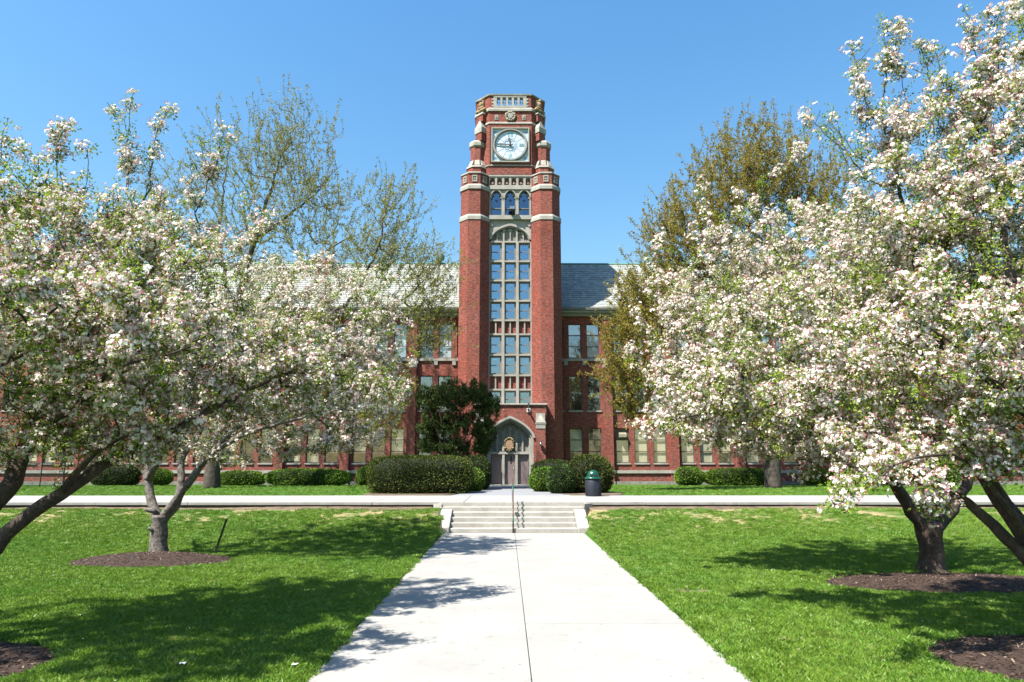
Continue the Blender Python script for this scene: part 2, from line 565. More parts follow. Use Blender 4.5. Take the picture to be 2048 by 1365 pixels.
# pipe rail up the middle of the steps
rx = P(1026, 1040, STEP_Y + .5).x
rail = thing('stair_handrail', 'thin rust brown pipe handrail with green patch in middle of concrete steps', 'handrail', (rx, STEP_Y, 0))
ya, yb = STEP_Y - .04, WALK_Y0 + .15
k_ = .0
for y, z0, z1 in ((ya, .0, .86), (yb, TZ, TZ + .86)):
    mb = MB().tube([(rx, y, z0 + .008), (rx, y, z1)], .026, 10)
    mb.build('post', M['rail'], rail, True)
for h, m_ in ((.86, 'rail'), (.45, 'rail')):
    MB().tube([(rx, ya + (.0 if h > .5 else .02), h), (rx, yb, TZ + h)], .026 if h > .5 else .02, 10).build('rail', M[m_], rail, True)
MB().tube([(rx, ya + 1.0, .86 + TZ * .50), (rx, ya + 1.55, .86 + TZ * .80)], .031, 10).build('sleeve', M['rail_green'], rail, True)
MB().tube([(rx, ya, .25), (rx, ya, .55)], .029, 10).build('sleeve', M['rail_green'], rail, True)
MB().box(rx - .02, rx + .02, ya + .9, ya + 1.05, .75, .98).build('clamp', M['rail'], rail)

def mound(name, label, cx, cy, rx_, ry_, h, mat='mulch', zoff=0):
    mb = MB()
    n, m = 40, 7
    vs_ = [(cx, cy, ground_z(cx, cy) + h)]
    for i in range(1, m + 1):
        t = i / m
        for k in range(n):
            a = 2 * math.pi * k / n
            wob = 1 + .07 * mnoise.noise(Vector((math.cos(a) * 2.2 + cx, math.sin(a) * 2.2, 3))) + .03 * mnoise.noise(Vector((math.cos(a) * 8 + cx, math.sin(a) * 8, 5)))
            x, y = cx + rx_ * t * wob * math.cos(a), cy + ry_ * t * wob * math.sin(a)
            z = ground_z(x, y) + h * (1 - t ** 2.2) + (.02 * mnoise.noise(Vector((x * 3, y * 3, 0))) if i < m else 0) + (.004 if i < m else -.03)
            vs_.append((x, y, z))
    fs_ = [(0, 1 + k, 1 + (k + 1) % n) for k in range(n)]
    for i in range(m - 1):
        for k in range(n):
            a, b_ = 1 + i * n + k, 1 + i * n + (k + 1) % n
            fs_.append((a, a + n, b_ + n, b_))
    mb.add(vs_, fs_)
    MULCH[name + label] = (cx, cy, rx_, ry_)
    o = tag(mb.build(name, M[mat], None, smooth=True), None, None, None, 'structure')
    if mat == 'mulch':
        V, C = [], []
        for _ in range(int(520 * rx_ * ry_ * 1.6)):
            t, a = math.sqrt(random.random()), random.uniform(0, 6.283)
            x, y = cx + rx_ * t * math.cos(a), cy + ry_ * t * math.sin(a)
            c = Vector((x, y, ground_z(x, y) + h * (1 - t ** 2.2) + .012))
            a = random.uniform(0, 6.283)
            l, w = random.uniform(.015, .05), random.uniform(.006, .014)
            e = Vector((math.cos(a), math.sin(a), random.uniform(-.5, .5))) * l
            f = Vector((-math.sin(a), math.cos(a), random.uniform(-.5, .5))) * w
            V += [c - e, c - f, c + e, c + f]
            k = random.random()
            col = (.055, .034, .026) if k < .6 else ((.12, .078, .055) if k < .92 else (.28, .21, .16))
            C += [col] * 4
        BED_CHIPS.append((o, V, C))
    return o

# trees' stations
TA = Vector((-7.9, 8.9, 0))
TB = G(317, 1112)
TC = Vector((7.9, 9.2, 0))
TD = G(1864, 1143)
mB = G(305, 1124)
mound('mulch_bed', 'B', mB.x, mB.y, 2.02, 1.25, .20)
mD = G(1868, 1168)
mound('mulch_bed', 'D', mD.x + .35, mD.y + .1, 2.6, 1.35, .10)
mound('mulch_bed', 'A', -6.75, 8.5, 1.5, 1.15, .07)
mound('mulch_bed', 'C', 6.75, 8.6, 1.75, 1.25, .08)
d = G(1388, 1184)
mound('bare_patch', 'p', d.x, d.y, .42, .22, .012, 'soil')
# soil beds by the doors and bare bank below the walk
for x0, x1, y0, y1 in ((-6.9, -2.3, 32.0, 36.4), (-3.6, -1.8, 36.2, 42.0), (2.5, 5.6, 32.0, 36.6), (1.85, 4.4, 36.3, 42.0)):
    poly = []
    for k in range(36):
        a = 2 * math.pi * k / 36
        ca, sa = math.cos(a), math.sin(a)
        s = 1 / max(abs(ca), abs(sa)) ** .7
        poly.append(((x0 + x1) / 2 + (x1 - x0) / 2 * ca * s * (.96 + .06 * mnoise.noise(Vector((ca * 3, sa * 3, x0)))), (y0 + y1) / 2 + (y1 - y0) / 2 * sa * s * .98))
    zt = TZ + .004 + .004 * random.random()
    tag(MB().prism(poly, TZ - .08, zt).build('soil_bed', M['soil'], None), kind='structure')

def bank_strip(x0, x1):
    xs = np.arange(x0, x1 + .01, .25)
    vs_, fs_ = [], []
    for i, x in enumerate(xs):
        edge = .55 + .75 * max(0, mnoise.noise(Vector((x * .5, 1, 0))) + .3) + .12 * mnoise.noise(Vector((x * 2, 5, 0)))
        edge *= max(.15, 1 - abs(abs(x) - 3.5) / 16)
        edge = max(edge, .06)
        for t in (0, .33, .66, 1):
            y = WALK_Y0 + .13 - (edge + .13) * t
            vs_.append((x, y, ground_z(x, y) + (.07 * (1 - t) + .022) * (1 if t < 1 else -1) + .015 * mnoise.noise(Vector((x * 4, y * 4, 2)))))
    for i in range(len(xs) - 1):
        for k in range(3):
            fs_.append((i * 4 + k, i * 4 + k + 1, i * 4 + 5 + k, i * 4 + 4 + k))
    tag(MB().add(vs_, fs_).build('bank_soil', M['soil'], None, smooth=True), kind='structure')
bank_strip(-28, sx0 - .6)
bank_strip(sx1 + .6, 28)

# ------------------------------------------------------------------ bulk quad meshes for foliage
def quad_mesh(name, v, col, mat, parent, kind='stuff'):
    v = np.asarray(v, np.float32).reshape(-1, 3)
    off = wl(parent)
    v = v - np.array(off, np.float32)
    nv = len(v)
    nf = nv // 4
    me = bpy.data.meshes.new(name)
    me.vertices.add(nv)
    me.vertices.foreach_set('co', v.ravel())
    me.loops.add(nv)
    me.loops.foreach_set('vertex_index', np.arange(nv, dtype=np.int32))
    me.polygons.add(nf)
    me.polygons.foreach_set('loop_start', np.arange(0, nv, 4, dtype=np.int32))
    me.update(calc_edges=True)
    at = me.attributes.new('col', 'FLOAT_COLOR', 'POINT')
    c = np.ones((nv, 4), np.float32)
    c[:, :3] = np.asarray(col, np.float32).reshape(-1, 3) * (.92 if mat == M['petal'] else .85)
    at.data.foreach_set('color', c.ravel())
    me.materials.append(mat)
    o = new(name, me, parent)
    return tag(o, None, None, None, kind)

def frames(ax):                         # rotation matrices whose z axis is ax, random spin
    n = len(ax)
    z = ax / np.linalg.norm(ax, axis=1, keepdims=True)
    r = RNG.normal(size=(n, 3))
    x = np.cross(r, z)
    x /= np.linalg.norm(x, axis=1, keepdims=True) + 1e-9
    y = np.cross(z, x)
    return np.stack([x, y, z], axis=2)

def place(tv, pos, rot, sc):            # template (m,3) to (n,m,3)
    return np.einsum('nij,mj->nmi', rot, tv) * sc[:, None, None] + pos[:, None, :]

def petal_flower(seed):
    rg = np.random.default_rng(seed)
    q = []
    for k in range(5):
        a = 2 * math.pi * (k + rg.uniform(-.12, .12)) / 5
        d_ = np.array([math.cos(a), math.sin(a), 0])
        s_ = np.array([-math.sin(a), math.cos(a), 0])
        L_ = rg.uniform(.9, 1.1)
        up = rg.uniform(.12, .45)
        q += [d_ * .06, d_ * .62 * L_ + s_ * .40 + [0, 0, up * .6], d_ * 1.02 * L_ + [0, 0, up], d_ * .62 * L_ - s_ * .40 + [0, 0, up * .6]]
    return np.array(q)

def leaf_quad(fold=.18):
    return np.array([[0, 0, 0], [.5, .27, fold], [1.05, 0, -.08], [.5, -.27, fold]])

def cluster_templates(nvar, fr, nflow):
    out = []
    for s in range(nvar):
        rg = np.random.default_rng(100 + s)
        pv, pc, lv, lc = [], [], [], []
        for k in range(nflow):
            ph, th = rg.uniform(0, 2 * math.pi), math.acos(1 - rg.uniform(0, .62))
            ax = np.array([math.sin(th) * math.cos(ph), math.sin(th) * math.sin(ph), math.cos(th)])
            f = petal_flower(s * 31 + k) * fr * rg.uniform(.85, 1.15)
            x = np.cross(rg.normal(size=3), ax)
            x /= np.linalg.norm(x)
            rot = np.stack([x, np.cross(ax, x), ax], 1)
            pv.append(f @ rot.T + ax * rg.uniform(.032, .052))
            t = rg.uniform(0, 1) ** 3
            base = np.array([.90, .875, .79]) * (1 - t) + np.array([.88, .76, .72]) * t
            cc = np.repeat(base[None], 20, 0)
            cc[0::4] = cc[0::4] * .9
            pc.append(cc)
        for k in range(3):                       # buds: two crossed diamonds
            ph, th = rg.uniform(0, 2 * math.pi), math.acos(1 - rg.uniform(.1, 1.0))
            ax = np.array([math.sin(th) * math.cos(ph), math.sin(th) * math.sin(ph), math.cos(th)])
            c = ax * rg.uniform(.045, .07)
            x = np.cross(rg.normal(size=3), ax)
            x /= np.linalg.norm(x)
            y = np.cross(ax, x)
            r, h = .0085, .013
            for e in (x, y):
                pv.append(np.array([c - ax * h, c + e * r, c + ax * h, c - e * r]))
                pc.append(np.repeat(np.array([[.70, .27, .33]]) * rg.uniform(.7, 1.2), 4, 0))
        for k in range(4):
            ph = rg.uniform(0, 2 * math.pi)
            el = rg.uniform(-.5, .8)
            d_ = np.array([math.cos(ph) * math.cos(el), math.sin(ph) * math.cos(el), math.sin(el)])
            x = np.cross(d_, [0, 0, 1])
            x /= np.linalg.norm(x)
            rot = np.stack([d_, x, np.cross(d_, x)], 1)
            lv.append(leaf_quad() * rg.uniform(.034, .060) @ rot.T + d_ * rg.uniform(.01, .045))
            t = rg.uniform(0, 1)
            g = np.array([.10, .19, .02]) * (1 - t) + np.array([.30, .36, .04]) * t
            lc.append(np.repeat(g[None], 4, 0))
        out.append((np.concatenate(pv), np.concatenate(pc), np.concatenate(lv), np.concatenate(lc)))
    return out

for o_, V_, C_ in BED_CHIPS:
    quad_mesh('bark_chips', np.array([tuple(v) for v in V_]), np.array(C_), M['needle'], o_)
CL = cluster_templates(10, .0192, 6)

# ------------------------------------------------------------------ trees
class Tree:
    def __init__(self, step=.16):
        self.p, self.par, self.r0, self.step = [], [], [], step
        self.chains = []                # (kind, [node ids])
        self.is_limb = []

    def node(self, p, par, r=0., limb=False):
        self.p.append(np.array(p, float))
        self.par.append(par)
        self.r0.append(r)
        self.is_limb.append(limb)
        return len(self.p) - 1

    def limb(self, pts, r_a, r_b, start=None, kind='limb', wig=.012):
        pts = [np.array(q, float) for q in pts]
        if start is not None:
            i0 = self.near(pts[0])
            pts[0] = self.p[i0]
        dense = []
        for i in range(len(pts) - 1):    # Catmull-Rom
            p0, p1, p2, p3 = pts[max(i - 1, 0)], pts[i], pts[i + 1], pts[min(i + 2, len(pts) - 1)]
            k = max(2, int(np.linalg.norm(p2 - p1) / self.step))
            for j in range(k):
                t = j / k
                dense.append(.5 * ((2 * p1) + (-p0 + p2) * t + (2 * p0 - 5 * p1 + 4 * p2 - p3) * t * t + (-p0 + 3 * p1 - 3 * p2 + p3) * t ** 3))
        dense.append(pts[-1])
        ids = []
        par = -1
        for i, q in enumerate(dense):
            t = i / max(1, len(dense) - 1)
            if i == 0 and start is not None:
                ids.append(i0)
                par = i0
                continue
            q = q + RNG.normal(size=3) * wig * min(1, r_a / .1 + .3) * (0 if i == 0 else 1)
            par = self.node(q, par, r_a + (r_b - r_a) * t if kind == 'trunk' else max(.35 * r_b, r_a * (1 - t) ** 1.15 + r_b * t * (1 - .65 * t)) , True)
            ids.append(par)
        self.chains.append((kind, ids))
        return ids

    def near(self, q):
        a = np.array(self.p)
        return int(np.argmin(((a - q) ** 2).sum(1)))

    def grow(self, targets, up=.15, curl=.3, jit=.035):
        cap = len(self.p) + 60 * len(targets) + 1000
        buf = np.zeros((cap, 3))
        n = len(self.p)
        buf[:n] = np.array(self.p)
        T = np.array(targets)
        d0 = np.array([((buf[:n] - t) ** 2).sum(1).min() for t in T])
        root = self.p[0]
        for t in T[np.argsort(d0)]:
            dv = t - buf[:n]
            dist = np.sqrt((dv ** 2).sum(1)) + 1e-6
            rad = np.linalg.norm(buf[:n] - (root + [0, 0, 1.2]), axis=1)
            rt = np.linalg.norm(t - (root + [0, 0, 1.2]))
            cost = dist * (1 + .55 * np.clip(rad - rt, 0, 3)) - .25 * dv[:, 2].clip(-1, .6) + .0 * rad
            i = int(np.argmin(cost))
            a = buf[i].copy()
            L_ = np.linalg.norm(t - a)
            if L_ < .08:
                continue
            pa = self.par[i]
            dirp = (a - self.p[pa]) if pa >= 0 else np.array([0, 0, 1.])
            dirp = dirp / (np.linalg.norm(dirp) + 1e-9)
            c = a + dirp * L_ * curl + (t - a) * .25 + RNG.normal(size=3) * .06 * L_
            k = max(2, int(L_ / self.step))
            ids = [i]
            par = i
            for j in range(1, k + 1):
                s = j / k
                q = (1 - s) ** 2 * a + 2 * s * (1 - s) * c + s * s * t
                q = q + np.array([0, 0, up * math.sin(math.pi * s) * -.15 * L_]) + RNG.normal(size=3) * jit * (1 if j < k else 0)
                par = self.node(q, par)
                buf[n] = q
                n += 1
                ids.append(par)
            self.chains.append(('twig', ids))

    def radii(self, tip=.0035, ex=2.35):
        n = len(self.p)
        acc = np.zeros(n)
        child = [0] * n
        for i in range(n - 1, -1, -1):
            if child[i] == 0:
                acc[i] = tip ** ex
            pa = self.par[i]
            if pa >= 0:
                child[pa] += 1
                acc[pa] += acc[i]
        r = acc ** (1 / ex)
        r0 = np.array(self.r0)
        r = np.where(r0 > 0, r0, np.minimum(r, .05))
        self.rad = r
        self.leafy = np.array(child) == 0
        return r

    def mesh(self, root, mat_trunk, mat_twig, bark_noise=.12):
        twig = MB()
        for kind, ids in self.chains:
            pts = [self.p[i] for i in ids]
            if kind == 'twig':
                rr = [1.25 * min(self.rad[i], self.rad[ids[1]] if k == 0 else 9) for k, i in enumerate(ids)]
                for k in range(1, len(rr)):
                    rr[k] = min(rr[k], rr[k - 1])
                n = 5 if rr[0] > .03 else 3
                twig.tube(pts, [max(x, .003) for x in rr], n, cap=False)
            else:
                mb = MB()
                n = 18 if kind == 'trunk' else 12
                rr = [self.rad[i] for i in ids]
                if kind != 'trunk':
                    rr[0] = min(rr[0], rr[1] * 1.15)
                mb.tube(pts, rr, n)
                for j, v in enumerate(mb.v):
                    c = Vector(pts[min(j // n, len(pts) - 1)])
                    q = Vector(v)
                    e = 1 + bark_noise * mnoise.noise(q * 3.2) + bark_noise * .8 * mnoise.noise(Vector((q.x * 11, q.y * 11, q.z * 3)))
                    mb.v[j] = tuple(c + (q - c) * e)
                mb.build(kind, mat_trunk, root, True)
        v = np.array(twig.v)
        me = bpy.data.meshes.new('twigs')
        me.from_pydata([tuple(q) for q in (v - np.array(wl(root)))], [], twig.f)
        me.polygons.foreach_set('use_smooth', [True] * len(me.polygons))
        me.materials.append(mat_twig)
        tag(new('twigs', me, root), kind='stuff')

def in_ellipsoid(n, c, r, shell=.42, zcut=None):
    u = RNG.normal(size=(n, 3))
    u /= np.linalg.norm(u, axis=1, keepdims=True)
    k = RNG.uniform(0, 1, size=(n, 1)) ** shell
    return np.array(c) + u * k * np.array(r)

def blossom_points(T, rmax=.012, spacing=.085, jitter=.05, far=9, prob=1.0):
    pts, ax = [], []
    for kind, ids in T.chains:
        if kind == 'limb' or kind == 'trunk':
            continue
        for k in range(1, len(ids)):
            i = ids[k]
            if T.rad[i] > rmax:
                continue
            a, b_ = T.p[ids[k - 1]], T.p[i]
            L_ = np.linalg.norm(b_ - a)
            m = RNG.poisson(L_ / spacing * prob)
            dirn = (b_ - a) / (L_ + 1e-9)
            for _ in range(m):
                o = RNG.normal(size=3)
                o -= dirn * o.dot(dirn)
                o /= np.linalg.norm(o) + 1e-9
                pts.append(a + (b_ - a) * RNG.uniform() + o * abs(RNG.normal()) * jitter)
                ax.append(o + dirn * .5 + np.array([0, 0, .55]))
    return np.array(pts), np.array(ax)

def euler_of(rot):
    y = -np.arcsin(np.clip(rot[:, 2, 0], -1, 1))
    return np.stack([np.arctan2(rot[:, 2, 1], rot[:, 2, 2]), y, np.arctan2(rot[:, 1, 0], rot[:, 0, 0])], 1)

def shape_mesh(name, v, col, mat):
    o = quad_mesh(name, v, col, mat, None)
    me = o.data
    bpy.data.objects.remove(o)
    return me

def scatter(name, parent, pts, rot, sc, meshes, tint=None, kind='stuff'):
    """copies of small leaf or flower shapes on stations: one object"""
    n = len(pts)
    me = bpy.data.meshes.new(name)
    me.vertices.add(n)
    me.vertices.foreach_set('co', (pts - np.array(wl(parent))).astype(np.float32).ravel())
    for nm, ty, dat in (('rot', 'FLOAT_VECTOR', euler_of(rot)), ('sc', 'FLOAT', sc), ('idx', 'INT', RNG.integers(0, len(meshes), n)), ('tint', 'FLOAT', tint if tint is not None else np.ones(n))):
        at = me.attributes.new(nm, ty, 'POINT')
        if ty == 'FLOAT_VECTOR':
            at.data.foreach_set('vector', np.asarray(dat, np.float32).ravel())
        else:
            at.data.foreach_set('value', np.asarray(dat, np.int32 if ty == 'INT' else np.float32))
    o = tag(new(name, me, parent), kind=kind)
    ng = bpy.data.node_groups.new('scatter', 'GeometryNodeTree')
    ng.interface.new_socket('Geometry', in_out='INPUT', socket_type='NodeSocketGeometry')
    ng.interface.new_socket('Geometry', in_out='OUTPUT', socket_type='NodeSocketGeometry')
    gi, go = ng.nodes.new('NodeGroupInput'), ng.nodes.new('NodeGroupOutput')
    jn = ng.nodes.new('GeometryNodeJoinGeometry')
    for m_ in meshes:
        oi = ng.nodes.new('GeometryNodeObjectInfo')
        oi.inputs[0].default_value = bpy.data.objects.new('spray_shape', m_)
        g2 = ng.nodes.new('GeometryNodeGeometryToInstance')
        ng.links.new(oi.outputs['Geometry'], g2.inputs[0])
        ng.links.new(g2.outputs[0], jn.inputs[0])
    def attr(nm, ty):
        a = ng.nodes.new('GeometryNodeInputNamedAttribute')
        a.data_type = ty
        a.inputs[0].default_value = nm
        return a.outputs[0]
    ip = ng.nodes.new('GeometryNodeInstanceOnPoints')
    ip.inputs['Pick Instance'].default_value = True
    ng.links.new(gi.outputs[0], ip.inputs['Points'])
    ng.links.new(jn.outputs[0], ip.inputs['Instance'])
    ng.links.new(attr('idx', 'INT'), ip.inputs['Instance Index'])
    ng.links.new(attr('rot', 'FLOAT_VECTOR'), ip.inputs['Rotation'])
    ng.links.new(attr('sc', 'FLOAT'), ip.inputs['Scale'])
    ng.links.new(ip.outputs[0], go.inputs[0])
    o.modifiers.new('scatter', 'NODES').node_group = ng
    return o

def sprays():
    P_, L_ = [], []
    for v in range(12):
        rg = np.random.default_rng(500 + v)
        pv, pc, lv, lc = [], [], [], []
        for k in range(3):
            a, b, c, d = CL[rg.integers(0, len(CL))]
            ax = rg.normal(size=3) * .6 + [0, 0, 1.0]
            ax /= np.linalg.norm(ax)
            x = np.cross(rg.normal(size=3), ax)
            x /= np.linalg.norm(x)
            rot = np.stack([x, np.cross(ax, x), ax], 1)
            off = np.array([rg.uniform(-.085, .085), rg.uniform(-.085, .085), rg.uniform(-.05, .10)])
            s_ = rg.uniform(.85, 1.2)
            if k < 2 or v % 4:
                pv.append(a @ rot.T * s_ + off)
                pc.append(b * rg.uniform(.9, 1.03))
            lv.append(c @ rot.T * s_ + off)
            lc.append(d * rg.uniform(.75, 1.25))
        P_.append(shape_mesh('blossom_spray', np.concatenate(pv), np.clip(np.concatenate(pc), 0, .92), M['petal']))
        L_.append(shape_mesh('leaf_spray', np.concatenate(lv), np.concatenate(lc), M['leaf']))
    return P_, L_
SPR_P, SPR_L = sprays()

def blossoms(T, root, pts, ax, scale=1.0, budget=9000, leafk=1.0, pink=0.):
    if len(pts) > budget:
        sel = RNG.permutation(len(pts))[:budget]
        pts, ax = pts[sel], ax[sel]
    n = len(pts)
    dens = np.array([.6 * mnoise.noise(Vector(p) * .9) + .8 * mnoise.noise(Vector(p) * 2.4) + .45 * mnoise.noise(Vector(p) * 5.0 + Vector((7, 3, 1))) for p in pts])
    keep = dens + RNG.uniform(-.22, .22, n) > -.02
    leafy = dens + RNG.uniform(-.5, .5, n) > -.32
    sun_side = np.array(to_sun)
    ax = ax / np.linalg.norm(ax, axis=1, keepdims=True) * .8 + sun_side * .75 + np.array([0, -.25, .1])
    rot = frames(ax)
    sc = RNG.uniform(.75, 1.2, n) * scale
    tint = np.clip(RNG.normal(pink, .13, n), 0, .7)
    scatter('blossom', root, pts[keep], rot[keep], sc[keep], SPR_P, tint[keep])
    scatter('foliage', root, pts[leafy], frames(ax)[leafy], (sc * leafk)[leafy], SPR_L, None)

def sight(px, py, Y):
    return np.array(P(px, py, Y))

# ------------------------------------------------------------------ clock tower
YT, YB, YP, YW = 47.6, 48.40, 46.95, 50.2      # turret front, bay, portal, wing wall
XT = P(1020.5, 700, YT).x
tower = thing('clock_tower', 'tall red brick school tower with a white clock face, corner turrets and doorway', 'tower', (XT, YT + 3, TZ))

def octa(cx, cy, ap):                            # regular octagon by its apothem
    s = ap * math.tan(math.pi / 8)
    return [(cx - s, cy - ap), (cx + s, cy - ap), (cx + ap, cy - s), (cx + ap, cy + s), (cx + s, cy + ap), (cx - s, cy + ap), (cx - ap, cy + s), (cx - ap, cy - s)]

def cham(hw, c, y0, depth):
    return [(XT - hw + c, y0), (XT + hw - c, y0), (XT + hw, y0 + c), (XT + hw, y0 + depth - c), (XT + hw - c, y0 + depth), (XT - hw + c, y0 + depth), (XT - hw, y0 + depth - c), (XT - hw, y0 + c)]

zt = lambda py: ZZ(py, YT)
zb = lambda py: ZZ(py, YB)
TX = 2.64                                        # turret centre offset
AP = 1.09
TYC = YT + AP

def turret(s):
    cx = XT + s * TX
    t = MB()
    t.prism(octa(cx, TYC, AP), TZ - .1, zt(438))
    t.prism(octa(cx, TYC, AP - .05), zt(429), zt(377))
    t.prism(octa(cx, TYC, AP - .07), zt(368), zt(346))
    cx2, yc2 = cx - s * .10, TYC + .22
    t.prism(octa(cx2, yc2, .74), zt(344), zt(324))
    cx3, yc3 = cx - s * .14, TYC + .30
    t.prism(octa(cx3, yc3, .535), zt(324) + .02, zt(282))
    tp = t.build('turret', M['brick'], tower)
    # stone bands with sloped tops
    for pa, pb, ap, over in ((439, 428, AP - .03, .075), (377.5, 367.5, AP - .05, .075), (346.3, 343, AP - .07, .055)):
        b_ = MB()
        z0, z1 = zt(pa), zt(pb)
        b_.prism(octa(cx, TYC, ap + over), z0, z0 + (z1 - z0) * .62)
        b_.prism(octa(cx, TYC, ap + over), z0 + (z1 - z0) * .62, z1, octa(cx, TYC, ap + .0))
        b_.build('stone_band', M['stone'], tower)
    MB().prism(octa(cx, TYC, AP - .075), zt(343), zt(339), octa(cx2, yc2, .76)).build('weathering', M['stone_dirt_shade'], tower)
    # small traceried panels round the turret
    zc0, zc1 = zt(363), zt(350)
    for k, a in enumerate((-math.pi / 2, -math.pi / 2 - math.pi / 4, -math.pi / 2 + math.pi / 4)):
        n = Vector((math.cos(a), math.sin(a), 0))
        tt = Vector((-n.y, n.x, 0))
        c = Vector((cx, TYC, 0)) + n * (AP - .07)
        pl = MB()
        w = .19
        def bx(u0, u1, d0, d1, z0, z1):
            q = [c + tt * u0 + n * d0, c + tt * u1 + n * d0, c + tt * u1 + n * d1, c + tt * u0 + n * d1]
            pl.prism([(p.x, p.y) for p in q], z0, z1)
        bx(-w, -w + .07, -.02, .05, zc0, zc1)
        bx(w - .07, w, -.02, .05, zc0, zc1)
        bx(-w + .07, w - .07, -.02, .048, zc0, zc0 + .10)
        bx(-w + .07, w - .07, -.02, .048, zc1 - .09, zc1)
        bx(-.02, .02, -.02, .03, zc0 + .1, zc1 - .09)
        bx(-w + .07, w - .07, -.02, .028, (zc0 + zc1) / 2 - .03, (zc0 + zc1) / 2 + .03)
        pl.build('tracery_panel', M['stone'], tower)
    # pointed stone gablets round the upper shaft
    gz0, gz1 = zt(333), zt(311)
    MB().prism(octa(cx2, yc2, .80), zt(328), zt(324.5), octa(cx2, yc2, .76)).build('stone_band', M['stone'], tower)
    for a in (-math.pi / 2, -math.pi / 2 - math.pi / 4, -math.pi / 2 + math.pi / 4, math.pi if s < 0 else 0):
        n = Vector((math.cos(a), math.sin(a), 0))
        tt = Vector((-n.y, n.x, 0))
        c = Vector((cx3, yc3, 0))
        g = MB()
        z0 = zt(324.5)
        half = .20
        a0, a1 = c + n * .76, c + n * .50
        pts = [a0 - tt * half, a0 + tt * half, a1 + tt * half, a1 - tt * half]
        tb = [a1 + n * .07 - tt * half * .85, a1 + n * .07 + tt * half * .85, a1 + tt * half * .85, a1 - tt * half * .85]
        g.prism([(p.x, p.y) for p in pts], z0 - .0, z0 + .10)
        g.prism([(p.x, p.y) for p in pts], z0 + .10, zt(311), [(p.x, p.y) for p in tb])
        g.build('weathering', M['stone'], tower)
    cp = MB()
    cp.prism(octa(cx3, yc3, .56), zt(283.5), zt(281), octa(cx3, yc3, .63))
    cp.prism(octa(cx3, yc3, .63), zt(281), zt(274.5))
    cp.prism(octa(cx3, yc3, .63), zt(274.5), zt(270.5), octa(cx3, yc3, .54))
    cp.build('turret_cap', M['stone'], tower)
turret(-1)
turret(1)

# core
HW, CH = 2.66, 1.05
BH = 1.56                                         # half width of the bay
zcrown0 = zb(225)
core = MB()
core.prism(cham(HW, CH, YB + .62, 4.7), TZ - .1, zb(381))
core.prism(cham(HW, CH, YB - .12, 5.4), zb(351), zcrown0)
core.build('tower_core', M['brick'], tower)
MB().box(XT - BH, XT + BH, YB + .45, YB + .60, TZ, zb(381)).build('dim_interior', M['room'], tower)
for s in (-1, 1):                                  # brick cheeks between the turrets and the bay
    a, b_ = XT + s * BH, XT + s * (BH + .5)
    MB().box(min(a, b_), max(a, b_), YB + .06, YB + .5, TZ, zb(381)).build('bay_cheek', M['brick'], tower)

YK = YB - .12
def band(pa, pb, hw=HW, c=CH, over=.08, y0=YK, depth=5.4, slope=True, name='stone_band'):
    z0, z1 = zb(pa), zb(pb)
    b_ = MB()
    P0 = cham(hw + over, c + over * .41, y0 - over, depth + 2 * over)
    b_.prism(P0, z0, z0 + (z1 - z0) * (.6 if slope else 1))
    if slope:
        b_.prism(P0, z0 + (z1 - z0) * .6, z1, cham(hw + .005, c, y0 - .005, depth + .01))
    b_.build(name, M['stone'], tower)
band(355, 352, over=.09)
band(334, 331.2, over=.06)
band(250, 246, over=.05)
band(224.8, 217.5, over=.10)

